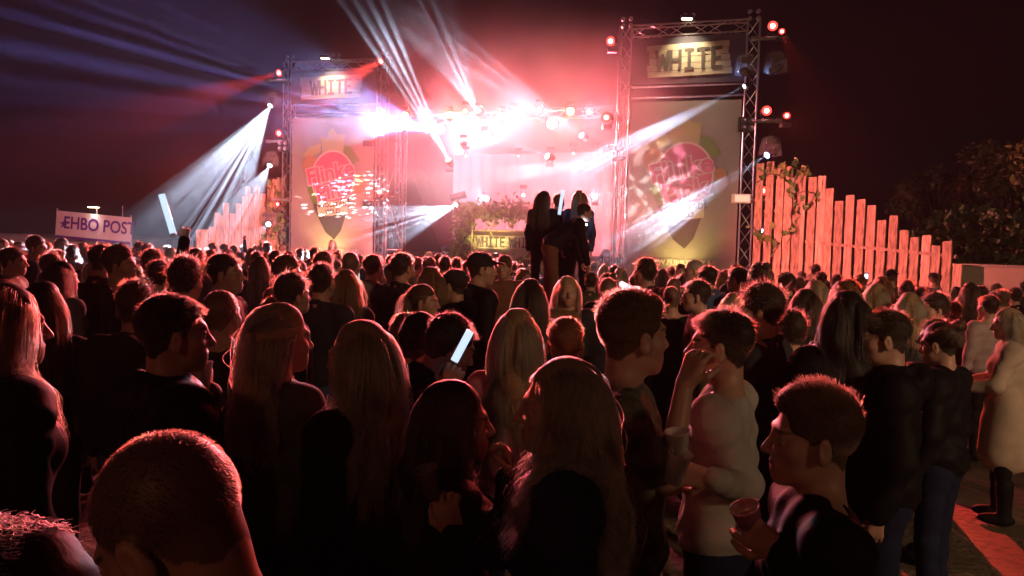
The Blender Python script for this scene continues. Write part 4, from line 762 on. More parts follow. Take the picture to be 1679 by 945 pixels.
    col[inh & fr & (ex < .010), :3] = (.5, .47, .45); col[inh & fr & (ex < .0052), :3] = (.05, .035, .03); bx = np.abs(np.abs(h[:, 0])-.032); col[inh & fr & (bx < .02) & (np.abs(h[:, 2]-.0255+bx*.15) < .0042), :3] = hc_*.8+np.array(skin)*.15
    col[inh & (h[:, 1] > .084) & (np.abs(h[:, 0]) < .023) & (h[:, 2] < -.054) & (h[:, 2] > -.081), :3] = np.array(skin)*np.array((1.0, .68, .68))
    a = body.color_attributes.new('Col', 'FLOAT_COLOR', 'POINT'); a.data.foreach_set('color', col.astype(np.float32).ravel()); out['body'] = body
    # clothes
    e = jacket; wr = .004 if fine > .006 else .0065; tc = tor(e, wr); hem = [E_(tp(0, -.005, .97), (.165*k+e, .118+e, .13), T, .08, wr=wr)]; full = sleeve == 'long'; slv = am(e*.9, e*.7+.004, full, wr*.8)
    if sleeve == 'none': slv = []
    if not full and sleeve != 'none': slv = [C_(s, lerp(s, el, .75), .052*k+e*1.3, .046*k+e*1.6, .04, wr=wr*.8) for s, el, w_, sd in A]
    topm = tc+hem+slv
    if collar == 'ring' or collar == 'hood' or hood:
        for i in range(10):
            t0, t1 = 2*math.pi*i/10, 2*math.pi*(i+1)/10; cc = lambda t: nb+T @ np.array((.078*math.cos(t), .072*math.sin(t)-.005, .012-.028*math.sin(t))); topm.append(C_(cc(t0), cc(t1), .016, .016, .02))
    if hood: topm.append(E_(nb+T @ np.array((0, -.105, -.03)), (.11, .06, .085), T @ rotm(x=20), .03, wr=wr))
    if collar == 'shirt':
        for sg in (-1, 1): topm += [C_(nb+T @ np.array((0, -.065, .03)), nb+T @ np.array((sg*.066, .0, .015)), .013, .013, .01), C_(nb+T @ np.array((sg*.066, 0, .015)), nb+T @ np.array((sg*.035, .07, -.035)), .013, .011, .01)]
    if dress: topm += [E_((0, -.01, .90), (.190, .150, .30), None, .06), C_((0, -.005, .80), (0, -.005, .60), .182, .198, .08)]
    out['top'], _ = sdf_mesh('jacket' if e > .016 else 'shirt', topm, cloth(top), [[(nb[q]-.13, nb[q]+.1) for q in range(3)]] if fine < .0055 else [], max(fine*1.3, .008), coarse if coarse < .013 else coarse*1.1); out['topname'] = 'jacket' if e > .016 else ('coat' if dress else 'shirt')
    out['trousers'], _ = sdf_mesh('trousers', pel(.006, .003)+lg(.008, .004), cloth(bottom), [], coarse, coarse*1.25)
    sm, _ = sdf_mesh('shoes', sum([[E_((c[0], c[1]+.055, .050), (.050, .135, .050), None, .03), C_((c[0], c[1], .06), (c[0], c[1], .13 if not skirt else .34), .05, .056, .03)] for a_, b_, c in legs], []), cloth('black'), [], coarse, coarse); out['shoes'] = sm
    # hair
    hm = hair_mat('hair_'+hair, HCOL[hair]); COLL = [p for p in HP[:3]+neck[:1]+tc+[q_ for q_ in slv]]+[xf(E_((0, .112, -.055), (.082, .088, .115)), Mh, th_)]
    if hood or collar: COLL += [p for p in topm[len(tc)+len(hem)+len(slv):]]
    ln = style in ('long', 'halfup', 'ponytail', 'bun', 'swept')
    if nst:
        pos = strands(g, HP, COLL, Mh, th_, style, nst, hlen, S if ln else 3, layer, wave, swept); out['hair'] = curves_obj('hair', pos, hm, hrad*(1 if ln else .8))
        if style == 'bun':
            c0 = Mh @ np.array((0, -.115, .10))+th_; u = g.normal(size=(260, 3)); u /= np.linalg.norm(u, axis=1)[:, None]; v = np.cross(u, g.normal(size=(260, 3))); v /= np.linalg.norm(v, axis=1)[:, None]; t = np.linspace(0, 3.4, S+1)
            pb = c0+(u[:, None]*np.cos(t)[None, :, None]+v[:, None]*np.sin(t)[None, :, None])*(.030+.012*g.random((260, 1, 1))); out['bun'] = curves_obj('hair_bun', pb, hm, hrad*1.4)
        # dark mass under the strands
    mm = mat('hair_mass_'+hair, tuple(c*.55 for c in HCOL[hair]), .6, bump=(60, .6, .006), spec=.3)
    face_cut = [xf(E_((0, .125, -.045), (.082, .085, .115), k=.012, op=-1), Mh, th_), xf(E_((0, .10, .04), (.055, .035, .032), k=.012, op=-1), Mh, th_)]
    if style != 'buzz':
        t_ = dict(short=.004, quiff=.010, flat=.012, curly=.016, messy=.014).get(style, .007); ms = [xf(E_((0, -.016, .042+t_*.4), (.0765+t_*.4, .098+t_*.4, .088+t_), k=.02, wr=.0035), Mh, th_)]
        if style in ('quiff', 'flat'): ms.append(xf(E_((0, .03, .095), (.058, .062, .040), k=.03), Mh, th_))
        if ln and style not in ('ponytail', 'bun', 'swept'):
            z0 = th_+Mh @ np.array((0, -.06, -.03)); down = min(hlen*.62, .40); ms += [xf(E_((0, -.03, -.02), (.080, .076, .10), k=.03), Mh, th_), C_(z0, z0+np.array((0, -.035, -down*.55)), .070, .074, .04), C_(z0+np.array((0, -.035, -down*.55)), z0+np.array((0, -.045, -down)), .074, .045, .03)]
        ears = [] if ln else [xf(E_((s*.088, .005, -.035), (.022, .034, .052), k=.008, op=-1), Mh, th_) for s in (-1, 1)]
        if not ln: face_cut.append(xf(E_((0, -.03, -.13), (.12, .13, .105), k=.015, op=-1), Mh, th_))
        out['hair_mass'], _ = sdf_mesh('hair_mass', ms+face_cut+ears, mm, [], max(fine, .006), max(fine, .006) if not ln else .009)
    if cap: 
        cp = [E_((0, -.010, .050), (.088, .106, .085), k=.02), E_((0, .115 if cap > 0 else -.125, .060), (.062, .062, .010), rotm(x=-8), k=.012)]; cut = [E_((0, .02, -.075), (.2, .2, .108), k=.006, op=-1)]
        out['cap'], _ = sdf_mesh('cap', [xf(p, Mh, th_) for p in cp+cut], cloth('charcoal' if cap > 0 else 'black'), [], .007, .007)
    out['head'] = (th_, Mh); out['crown'] = (th_+Mh @ np.array((0, -.01, .125)))[2]; out['arms'] = A; out['nb'] = nb
    return out
def pose_map(headpx, d, facing, scale=None, lean=0, hy=0, hp=0, hr=0, dz=0):
    """world -> local map of a figure before it is built"""
    T = rotm(x=-lean); hip = np.array((0, 0, .95)); nb = hip+T @ np.array((0, -.012, .525)); Mh = rotm(z=-hy) @ rotm(x=-hp) @ rotm(y=hr); th = nb+T @ np.array((0, .012, .055))+Mh @ np.array((0, .016, .105)); cr = (th+Mh @ np.array((0, -.01, .125)))[2]
    p = P(headpx[0], headpx[1], d); s = scale or max(.84, min(1.13, (p.z-dz)/(cr+.012))); M = Matrix.Rotation(-R(facing), 3, 'Z'); off = M @ Vector((th[0], th[1], 0))*s; o = Vector((p.x-off.x, p.y-off.y, dz)); Mi = M.inverted()
    return (lambda px, py, dd: np.array(Mi @ (P(px, py, dd)-o))/s), (lambda v: tuple(Mi @ Vector(v)))
def arm_px(mp, md, sd, fem, lean, elb, wri, dr, pn, curl=.6, side=1):
    """arm from photo points; the lengths are kept human"""
    sw = .160 if fem else .192; sh = np.array((0, 0, .95))+rotm(x=-lean) @ np.array((sd*sw, -.005, .47)); e = mp(*elb); w_ = mp(*wri); v = e-sh; e = sh+v/np.linalg.norm(v)*min(max(np.linalg.norm(v), .24), .31); v = w_-e; w2 = e+v/np.linalg.norm(v)*min(max(np.linalg.norm(v), .21), .28)
    return (e, w2, md(dr), md(pn), curl, side)
def place(fig, label, headpx, d, facing, scale=None, group=None, topmat=None, botmat=None, dz=0, full=True, name='person', by='crown'):
    """stand a copy of the figure so that its head is where the photo has it; headpx = (x, y of the crown)"""
    f = -R(facing); hl = fig['head'][0]; p = P(headpx[0], headpx[1], d); s = scale or max(.84, min(1.13, (p.z-dz)/(fig['crown']+.012)))
    M = Matrix.Rotation(f, 4, 'Z'); off = M @ Vector((hl[0], hl[1], 0))*s; root = thing(name, label, 'person', (p.x-off.x, p.y-off.y, dz), f, group); root.scale = (s, s, s)
    if group: root.rotation_euler = (R(rnd.uniform(-3, 3)), R(rnd.uniform(-2.5, 2.5)), f)
    mesh = {}
    for k in ('body', 'top', 'trousers', 'shoes', 'hair_mass', 'hair', 'bun', 'cap'):
        if k not in fig or (not full and k in ('shoes',)): continue
        nm = {'top': fig['topname'], 'hair_mass': 'hair', 'hair': 'hair_strands', 'bun': 'hair_bun'}.get(k, k); par = root
        if k == 'hair' and 'hair_mass' in mesh: par = mesh['hair_mass']
        o = bpy.data.objects.new(nm, fig[k]); COL.objects.link(o); o.parent = par; mesh[k] = o
        if k in ('hair', 'bun') : o['kind'] = 'stuff'
        if k == 'top' and topmat: o.material_slots[0].link = 'OBJECT'; o.material_slots[0].material = cloth(topmat)
        if k == 'trousers' and botmat: o.material_slots[0].link = 'OBJECT'; o.material_slots[0].material = cloth(botmat)
    root['s'] = s; return root
# ------------------------------------------------------------------ crowd prototypes
def tl(head, d, facing, s, pt):
    """photo point (x, y, depth) in the local space of a figure whose head stands at head, d"""
    h = P(head[0], head[1], d); q = P(*pt)-Vector((h.x, h.y, 0)); q = Matrix.Rotation(R(facing), 3, 'Z') @ q
    return np.array((q.x/s, q.y/s+.03, q.z/s))
def ldir(facing, v): q = Matrix.Rotation(R(facing), 3, 'Z') @ Vector(v); return (q.x, q.y, q.z)
kw = dict(fine=.0085, coarse=.022, S=7)
PR = {}
def proto(k, **a): PR[k] = figure(k, **{**kw, **a})
UP = ((.24, .10, 1.62), (.20, .16, 1.88), (.0, .15, 1), (0, 1, .1), .5)
proto('short_dark', style='short', hair='dark', nst=900, collar='ring'); proto('short_brown', style='messy', hair='brown', nst=1000, jacket=.02, collar='shirt', hy=25); proto('quiff', style='quiff', hair='brown', nst=1000, hy=-20, hood=True, jacket=.022)
proto('buzz', style='buzz', hair='dark', nst=900, hy=15); proto('curly', style='curly', hair='dark', nst=1300, hy=-15, collar='ring', hrad=.0015); proto('cap', style='short', hair='dark', nst=400, cap=1, hy=20, jacket=.02, hood=True); proto('cap_back', style='short', hair='brown', nst=400, cap=-1)
proto('bald', style='buzz', hair='grey', nst=250, jacket=.02, collar='shirt')
fk = dict(fem=True, S=10)
proto('long_dark', style='long', hair='dark', hlen=.42, nst=1100, layer=.028, wave=.005, **fk); proto('long_blonde', style='long', hair='blonde', hlen=.40, nst=1100, layer=.028, wave=.004, hy=20, **fk); proto('wavy_auburn', style='long', hair='auburn', hlen=.42, nst=1200, layer=.04, wave=.016, hy=-20, jacket=.02, **fk)
proto('wavy_fair', style='long', hair='fair', hlen=.34, nst=1200, layer=.04, wave=.014, jacket=.02, **fk); proto('ponytail', style='ponytail', hair='brown', hlen=.42, nst=900, hy=15, **fk); proto('bun', style='bun', hair='dark', hlen=.12, nst=900, hy=-15, **fk)
proto('arm_up', style='short', hair='dark', nst=900, arms=(None, UP), hy=10); proto('arm_up_woman', style='long', hair='brown', hlen=.36, nst=900, arms=(None, UP), **fk)
DESC = dict(short_dark='short-haired brunet', short_brown='tousled brown-haired man', quiff='man with brown quiff and hood', buzz='close-cropped man', curly='curly dark-haired man', cap='man in a peaked cap', cap_back='man in a backwards cap', bald='grey-stubbled man', long_dark='woman with long dark hair', long_blonde='woman with long blonde hair', wavy_auburn='woman with wavy auburn hair', wavy_fair='woman with wavy fair hair', ponytail='woman with brown ponytail', bun='woman with dark bun', arm_up='man raising one arm', arm_up_woman='woman raising one arm')
K = dict(s='short_dark', b='short_brown', q='quiff', z='buzz', c='curly', k='cap', K='cap_back', o='bald', d='long_dark', l='long_blonde', a='wavy_auburn', f='wavy_fair', p='ponytail', u='bun', U='arm_up', W='arm_up_woman')
# (x, y of the crown, head height in photo pixels, kind, facing)
CR = [(15,404,42,'s',80),(57,387,32,'b',60),(38,396,26,'f',40),(22,393,24,'a',0),(5,391,30,'l',20),(47,412,30,'b',0),(73,417,38,'c',70),(107,411,34,'q',75),(95,391,22,'b',30),(110,397,24,'l',10),(128,401,26,'s',-20),(77,395,20,'z',0),(140,397,20,'f',0),(163,400,20,'k',0),(150,427,28,'a',0),(175,400,48,'s',15),(217,403,52,'b',65),(205,397,20,'z',0),(228,396,18,'s',0),(240,399,22,'b',0),(90,408,26,'l',-30),(60,408,22,'s',0),(30,412,28,'d',0),(133,413,26,'l',30),(12,425,34,'s',30),
 (125,428,52,'d',20),(68,460,78,'d',-15),(232,461,80,'q',0),(258,410,42,'c',10),(300,404,24,'f',0),(313,406,36,'s',10),(305,423,66,'c',25),(339,420,27,'z',0),(352,411,20,'s',0),(343,410,22,'b',0),(361,419,30,'s',20),(355,397,16,'s',0),(366,400,17,'b',0),(340,407,14,'s',0),(325,407,15,'l',0),(397,403,13,'s',0),(423,402,15,'b',0),(440,397,18,'s',0),(391,415,60,'s',88),(368,471,82,'z',0),(285,406,18,'l',0),(270,402,16,'s',0),(428,412,26,'s',0),(410,408,20,'d',0),(378,409,17,'u',0),
 (463,402,14,'b',0),(461,410,30,'s',10),(455,419,50,'b',70),(436,420,32,'d',0),(483,414,24,'b',60),(490,407,17,'s',0),(503,408,16,'l',0),(513,405,22,'s',0),(493,425,30,'z',0),(508,424,19,'k',0),(531,413,44,'q',0),(555,412,20,'s',20),(557,427,27,'b',60),(526,430,54,'s',10),(580,411,40,'z',0),(609,417,40,'s',30),(636,430,42,'b',35),(494,449,62,'c',70),(562,441,52,'a',15),(455,468,48,'z',0),(452,486,58,'b',30),(540,452,48,'a',-20),(573,422,20,'s',0),(595,424,18,'d',0),
 (638,418,22,'s',0),(652,420,26,'z',0),(665,414,42,'s',50),(683,422,26,'b',0),(695,420,22,'s',0),(708,420,27,'z',0),(717,416,20,'b',0),(736,420,28,'s',0),(752,424,24,'c',0),(703,412,14,'l',0),(725,412,14,'s',0),(775,412,48,'k',60),(697,437,50,'a',-10),(693,466,58,'p',80),(745,441,50,'k',-75),(716,437,24,'s',0),(803,432,28,'s',40),(815,425,20,'s',0),(833,420,34,'b',170),(856,441,28,'a',160),(797,428,16,'f',0),(660,446,40,'u',0),(764,428,20,'s',0),(845,430,18,'s',0),(860,432,20,'z',0),(790,424,14,'s',0),
 (882,457,58,'d',0),(928,452,48,'l',165),(853,440,24,'s',0),(967,446,32,'s',0),(988,421,13,'s',0),(978,430,18,'b',0),(1001,434,24,'s',0),(986,433,20,'f',0),(991,447,42,'u',0),(1003,453,48,'z',0),(1022,438,26,'f',0),(1026,432,14,'s',0),(1037,449,30,'b',20),(1047,443,20,'s',0),(1067,425,40,'c',-30),(1083,440,24,'d',0),(1097,426,13,'s',0),(1097,436,20,'s',0),(1103,446,18,'l',0),(1118,433,24,'b',150),(1148,424,34,'o',-80),(1139,443,30,'l',-150),(1171,435,38,'s',-30),(1187,445,24,'a',0),(1197,441,22,'s',0),(1097,453,36,'z',0),(1117,449,30,'s',0),(1111,467,46,'z',0),(1082,471,42,'u',0),(1156,458,50,'s',-80),(1050,470,34,'s',0),(1058,455,26,'d',0),(1128,446,16,'s',0),(1010,440,16,'l',0),
 (1205,437,38,'s',-50),(1213,433,28,'a',0),(1236,430,40,'u',0),(1230,453,36,'s',-20),(1262,441,28,'z',0),(1291,446,38,'s',-30),(1303,442,17,'s',0),(1316,433,17,'s',30),(1322,442,17,'b',0),(1340,433,22,'s',0),(1349,445,26,'s',0),(1367,451,24,'c',0),(1315,455,28,'b',0),(1326,459,50,'f',-10),(1337,474,58,'d',0),(1362,459,54,'a',0),(1388,456,38,'s',0),(1211,480,56,'f',0),(1270,468,78,'c',-45),(1300,512,70,'c',-20),(1253,464,30,'s',0),(1280,455,26,'l',0),(1375,445,16,'s',0),(1240,460,24,'d',0),
 (1412,450,24,'a',90),(1440,452,32,'a',15),(1461,441,24,'K',0),(1494,447,20,'K',-40),(1530,447,21,'K',20),(1457,465,46,'l',0),(1478,461,28,'z',0),(1500,459,36,'s',20),(1582,462,32,'d',10),(1603,468,32,'s',0),(1645,476,36,'q',-10),(1665,471,30,'s',0),(1643,466,28,'b',0),(1677,460,26,'s',0),(1500,479,50,'l',-10),(1540,482,50,'c',-75),(1543,527,62,'c',-50),(1427,462,26,'s',0),(1480,453,16,'s',0),(1515,452,18,'l',0),(1552,456,20,'s',0),(1566,470,24,'d',0),(1405,465,30,'s',0),(1520,470,34,'s',0),(1560,495,30,'b',0)]
g = random.Random(21)
# small heads farther back that close the gaps of the crowd
for x in range(2, 1672, 15):
    b_ = horizon(x)+(15 if x < 330 else 19 if x < 640 else 24 if x < 1000 else 28 if x < 1400 else 34); k_ = g.choice('ssbzcldafuk'); xx = x+g.uniform(-6, 6); yy = b_+g.uniform(-3, 5)
    if all(abs(c[0]-xx) > 7 or abs(c[1]-yy) > 8 for c in CR): CR.append((xx, yy, g.uniform(15, 21), k_, g.choice((0, 0, 0, 20, -20, 60))))
for x in range(8, 1672, 27):
    yy = horizon(x)+g.uniform(34, 52)+(10 if x > 1000 else 0); xx = x+g.uniform(-9, 9); k_ = g.choice('ssbzcldafpu')
    if all(abs(c[0]-xx) > .45*max(c[2], 26) or abs(c[1]-yy) > 16 for c in CR): CR.append((xx, yy, g.uniform(25, 33), k_, g.choice((0, 0, 10, -20, 40))))
def where(x):
    for lim, t in ((90, 'left of the EHBO POST banner'), (217, 'under the EHBO POST banner'), (320, 'between banner and left fence'), (470, 'before the left fence'), (640, 'before the left tower'), (745, 'left of the booth'), (865, 'before the booth'), (985, 'around the people on the table'), (1215, 'before the right tower banner'), (1400, 'before the tall right planks'), (1575, 'before the low right planks')):
        if x < lim: return t
    return 'before the beige wall'
TOPS = ['black', 'black', 'black', 'charcoal', 'navy', 'grey', 'charcoal', 'brown', 'denim', 'olive', 'charcoal', 'grey']
ent = []
for (x, y, h, k, f) in CR:
    d = 1260*.245/h; drop = (2.0-P(x, y, d).z); Ht = 2.0-drop
    if Ht < 1.52: d *= (2-1.55)/max(.05, drop)
    top = g.choice(TOPS) if (x, y) not in ((833, 420),) else 'brown'
    size = 'tiny far' if h < 18 else 'far' if h < 26 else 'mid-distance' if h < 42 else 'near'
    tn = 'top' if top not in ('denim',) else 'jacket'
    ent.append(dict(x=x, y=y, d=d, k=K[k], f=f+g.uniform(-9, 9), top=top, h=h, lab='%s %s, %s %s, %s' % (size, DESC[K[k]], top.replace('_', ' '), tn, where(x))))
ent.append(dict(x=386, y=402, d=20, k='arm_up', f=5, top='black', h=16, lab='far man raising one arm, black top, before the left fence')); ent.append(dict(x=411, y=406, d=20.5, k='arm_up_woman', f=0, top='charcoal', h=16, lab='far woman raising one arm, charcoal top, before the left fence'))
ORD = ['leftmost', 'second from left', 'third from left', 'fourth from left', 'fifth from left', 'sixth from left', 'seventh from left', 'eighth from left']
from collections import defaultdict
by = defaultdict(list)
for e in ent: by[e['lab']].append(e)
for lab, L_ in by.items():
    if len(L_) > 1:
        L_.sort(key=lambda e: e['x'])
        for i, e in enumerate(L_): e['lab'] = lab+', '+(ORD[i] if i < 8 else 'farther right')
for e in ent: place(PR[e['k']], e['lab'], (e['x'], e['y']), e['d'], e['f'], group='festival crowd', topmat=e['top'], botmat=g.choice(('navy', 'black', 'denim', 'charcoal')), full=e['d'] < 9)
# woman standing high before the left banner, facing the crowd
place(PR['wavy_fair'], 'fair haired woman standing high before the left tower banner', (545, 392), 21, 170, topmat='charcoal', dz=.32, scale=1)
n = thing('low_riser', 'low black riser under the woman before the left banner', 'platform', P(545, 420, 21).to_2d().to_3d()); part(n, 'deck', MB().box((0, 0, .29), (1.2, .8, .05)), M_black); [part(n, 'leg', MB().tube((a, b, 0), (a, b, .26), .03), M_steel) for a in (-.5, .5) for b in (-.3, .3)]
# man in pale shirt and phone woman on the right
GS = emis('lit_foam_stick', (.60, .76, 1), 1.0)
def stick(label, a, b, r=.022):
    a, b = Vector(a), Vector(b); n = thing('glow_stick', label, 'glow stick', a); part(n, 'foam_tube', MB().tube((0, 0, 0), b-a, r, 14), GS, True); part(n, 'end_cap', MB().tube(-(b-a)*.03, -(b-a)*.002, r*1.04, 14), mat('white_plastic', (.6, .58, .52), .4)); return n
def cup(label, p, s=1, tilt=(0, 0), m=None):
    n = thing('plastic_cup', label, 'cup', p); n.rotation_euler = (R(tilt[0]), R(tilt[1]), 0); n.scale = (s, s, s); b = MB().lathe([(0, .002), (.030, 0), (.041, .105), (.0435, .108), (.0435, .112), (.040, .112), (.029, .004)], 28); part(n, 'cup_wall', b, m or mat('cup_plastic', (.8, .78, .78), .15, alpha=.7, spec=.8), True)
    part(n, 'drink', MB().lathe([(0, .075), (.0365, .075)], 24), mat('beer', (.5, .25, .08), .1), True); return n
# ------------------------------------------------------------------ the group on the table
TZ = 1.10; td = 11.3
tb = thing('folding_table', 'wooden folding table carrying the standing group above the crowd', 'table', P(918, 470, td).to_2d().to_3d()); part(tb, 'table_top', MB().box((0, 0, TZ-.03), (1.7, .8, .045)), M_wood); [part(tb, 'leg', MB().tube((a, b, 0), (a, b, TZ-.055), .022), M_steel) for a in (-.75, .75) for b in (-.33, .33)]; [part(tb, 'edge_rail', MB().box((0, b, TZ-.075), (1.6, .03, .04)), M_steel) for b in (-.36, .36)]
mid = dict(fine=.007, coarse=.015, S=10)
f1 = figure('tbl1', fem=True, style='long', hair='dark', hlen=.45, nst=1600, layer=.03, wave=.01, jacket=.028, top='black', bottom='black', hy=30, hrad=.0012, **mid)
place(f1, 'dark haired woman in black jacket on the table, leftmost', (893, 313), td+.15, 10, dz=TZ)
f2 = figure('tbl2', style='short', hair='brown', nst=900, jacket=.022, hy=10, **mid); place(f2, 'person on the table between the two women, face half hidden by a glow stick', (917, 313), td+.45, 25, dz=TZ, scale=.98)
f3 = figure('tbl3', fem=True, style='long', hair='fair', hlen=.42, nst=1800, layer=.045, wave=.018, jacket=.02, top='denim', bottom='black', hy=-10, hrad=.0012, arms=(None, None), **mid); place(f3, 'wavy haired woman in blue denim jacket on the table, rightmost', (949, 312), td+.1, -5, dz=TZ)
f4 = figure('tbl4', style='short', hair='dark', nst=1000, lean=50, hp=12, jacket=.02, top='black', bottom='brown', arms=(((-.20, .44, .97), (-.16, .52, .72), (0, .1, -1), (0, 1, 0)), ((.20, .42, .96), (.17, .50, .70), (0, .15, -1), (0, 1, 0))), **mid)
place(f4, 'man in black bending down to the right on the table', (958, 352), td-.35, 78, dz=TZ, scale=1.0)
stick('glow stick held upright between the women on the table', P(917, 352, td-.02), P(923, 312, td-.02), .024)
n = thing('phone', 'phone with bright light beside the bending man', 'phone', P(961, 372, td-.5)); n.rotation_euler = (.2, 0, .3); part(n, 'case', MB().box((0, 0, 0), (.07, .01, .14)), M_black); part(n, 'light', MB().lathe([(0, 0), (.012, 0)], 12, Matrix.Translation((.0, -.007, .03)) @ Matrix.Rotation(R(90), 4, 'X')), emis('phone_light', (.6, .75, 1), 30)); s = spot('lamp', n, P(961, 372, td-.55), P(965, 400, td+.2), 90, 6, (.6, .75, 1), 1, size=.02); s.parent = n; s.location = (0, .02, .0); s.rotation_euler = (R(100), 0, 0)
# ------------------------------------------------------------------ near figures
nr = dict(fine=.0048, coarse=.012, hrad=.0008)
def near(key, label, x, y, d, f, topmat=None, scale=None, warms=None, **a):
    if warms:
        mp, md = pose_map((x, y), d, f, scale, a.get('lean', 0), a.get('hy', 0), a.get('hp', 0), a.get('hr', 0)); a['arms'] = tuple(None if q is None else arm_px(mp, md, sd, a.get('fem', False), a.get('lean', 0), *q) for q, sd in zip(warms, (-1, 1)))
    fg = figure(key, **{**nr, **a}); return fg, place(fg, label, (x, y), d, f, topmat=topmat, scale=scale)
near('N1', 'woman with long brown hair cut by the left edge, red lit strands', 8, 462, 2.35, 35, fem=True, style='long', hair='brown', hlen=.46, nst=2800, S=14, layer=.05, wave=.016, top='black', jacket=.03, hy=10)
# bald man
near('N2', 'close-cropped man bowing his head in the bottom left corner', 286, 724, .98, -66, style='buzz', hair='dark', nst=5200, hrad=.0005, lean=0, hp=38, hy=-6, hr=-4, drop=.10, top='black', jacket=.02, collar='ring', fine=.004)
# person with a fleece jacket, only the shoulder in the picture
fg, rt = near('N3', 'person in a shaggy pinkish fleece jacket, only one shoulder at the lower left', -128, 610, 1.28, 8, hp=25, hy=-50, style='short', hair='dark', nst=900, jacket=.035, top='black', scale=1.01)
gg = np.random.default_rng(5); NF = 5200; t_ = gg.uniform(0, 1, NF); an_ = gg.uniform(0, 2*math.pi, NF); sa = np.array((-.17, -.005, 1.425)); sb = np.array((.17, -.005, 1.425)); ctr = sa+(sb-sa)*t_[:, None]; dr_ = np.stack([(t_-.5)*.9, np.cos(an_), np.sin(an_)], 1); dr_ /= np.linalg.norm(dr_, axis=1)[:, None]; arm_ = gg.random(NF) < .35; ctr[arm_] = np.array((.185, -.01, 1.42))+np.array((.06, -.02, -.26))*gg.random((arm_.sum(), 1)); cc = ctr+dr_*np.where(arm_, .082, .092)[:, None]
tt = np.linspace(0, 1, 6); ph_ = gg.uniform(0, 6.28, (NF, 1)); ps_ = cc[:, None]+dr_[:, None]*(.016*tt)[None, :, None]; ps_[..., 0] += .007*np.sin(tt*9+ph_); ps_[..., 1] += .007*np.cos(tt*9+ph_); ps_ += gg.normal(size=(NF, 1, 3))*.004
o = bpy.data.objects.new('fleece', curves_obj('fleece', ps_, hair_mat('fur', (.55, .42, .40)), .0011)); COL.objects.link(o); o.parent = rt; o['kind'] = 'stuff'
# man left
near('N4', 'short haired man in black jacket, left foreground, turned to the right', 286, 480, 2.5, 50, style='short', hair='dark', nst=4600, hlen=.026, jacket=.03, top='black', collar='ring', hy=8, hands_fine=True, warms=(((330, 740, 2.6), (338, 660, 2.72), (-.02, .05, 1), (-1, -.1, 0), .9), None))
cup('empty cup held up in front of the man in black jacket, left', P(330, 640, 2.68), .9)
near('N5', 'blonde woman with half-tied hair, back turned, beside the man in black', 462, 496, 2.75, 35, fem=True, style='halfup', hair='fair', hlen=.42, nst=3600, S=14, layer=.024, wave=.032, top='olive', jacket=.018, hy=12)
near('N6', 'woman with long straight blonde hair turned left, black top', 588, 524, 2.5, -55, fem=True, style='long', hair='fair', hlen=.48, nst=3800, S=14, layer=.024, wave=.018, top='black', jacket=.018, hy=-10)
# dark haired woman eating / holding cup
near('N7', 'dark haired woman with hand at her mouth, centre foreground', 748, 622, 2.15, 78, fem=True, style='long', hair='black', hlen=.36, nst=3600, S=14, layer=.022, wave=.012, top='black', jacket=.022, hy=4, hands_fine=True, th=.0082,
    warms=(((850, 930, 2.25), (836, 785, 2.17), (-.12, -.05, 1), (-1, -.2, .1), .8, 1), ((790, 1000, 2.0), (742, 868, 1.90), (-.30, .1, .80), (.2, .9, .1), .8, 1)))
cup('small dark cup gripped by the dark haired woman, lower centre', P(709, 816, 1.93), .74, (8, -12), mat('smoked_cup', (.16, .12, .12), .15, alpha=.8))
# wavy woman denim
near('N8', 'woman with thick wavy hair in profile to the left, dark shiny jacket', 922, 585, 1.95, -86, fem=True, style='long', hair='fair', hlen=.46, nst=7000, S=18, layer=.04, wave=.048, top='navy', jacket=.03, hy=-6)
# centre man and white shirt man
near('N9', 'man with brown quiff and patterned shirt reaching out to the right', 1040, 477, 2.42, 100, style='quiff', hair='brown', nst=5200, hlen=.027, top='camo', collar='shirt', jacket=.012, sleeve='short', hy=-32, smile=.006, hands_fine=True, warms=(None, ((1070, 755, 2.26), (1122, 632, 2.4), (.13, .0, .35), (.75, .5, .0), .8, -1)))
near('N10', 'man in white sweater turned left with dark short hair', 1184, 505, 2.75, -62, style='short', hair='dark', nst=5000, hlen=.034, top='cream', jacket=.013, hy=-8, hands_fine=True, warms=(((1225, 800, 2.6), (1145, 780, 2.3), (-1, .1, .15), (.2, 1, 0), .9, 1), None))
cup('upper empty cup between the patterned shirt and the white sweater', P(1114, 758, 2.24), .86, (6, -8)); cup('lower tilted cup held before the white sweater', P(1102, 790, 2.2), .86, (12, 10))
near('N11', 'young man with flat-top hair in black, right foreground, profile left', 1336, 632, 1.82, -82, style='flat', hair='brown', nst=7500, hlen=.036, top='black', jacket=.02, hy=-4, fine=.0042, hands_fine=True, warms=(((1350, 1040, 1.72), (1285, 905, 1.75), (-.8, .1, .45), (.2, 1, .0), .9, 1), None))
cup('pinkish cup held by the young man with flat-top hair', P(1238, 885, 1.79), .82, (10, -22), mat('pink_cup', (.5, .2, .24), .2, alpha=.6))
near('N12', 'woman with long straight blonde hair, back turned, centre', 848, 505, 3.35, 5, fem=True, style='long', hair='blonde', hlen=.5, nst=3600, S=14, layer=.03, wave=.016, top='pink', jacket=.012, hy=-5)
near('N13', 'man with cropped reddish hair, back turned, behind the quiff man', 928, 518, 3.35, 5, style='short', hair='auburn', nst=2600, hlen=.022, top='black', jacket=.02)
near('N14', 'man in black bowed forward holding a glow stick, centre left', 738, 516, 3.1, 60, style='short', hair='black', nst=2200, hlen=.03, lean=25, hp=22, top='black', jacket=.03, collar='ring', hands_fine=True, warms=(None, ((715, 700, 2.85), (738, 628, 2.78), (.3, 0, 1), (.3, 1, 0), 1.2, 1)))
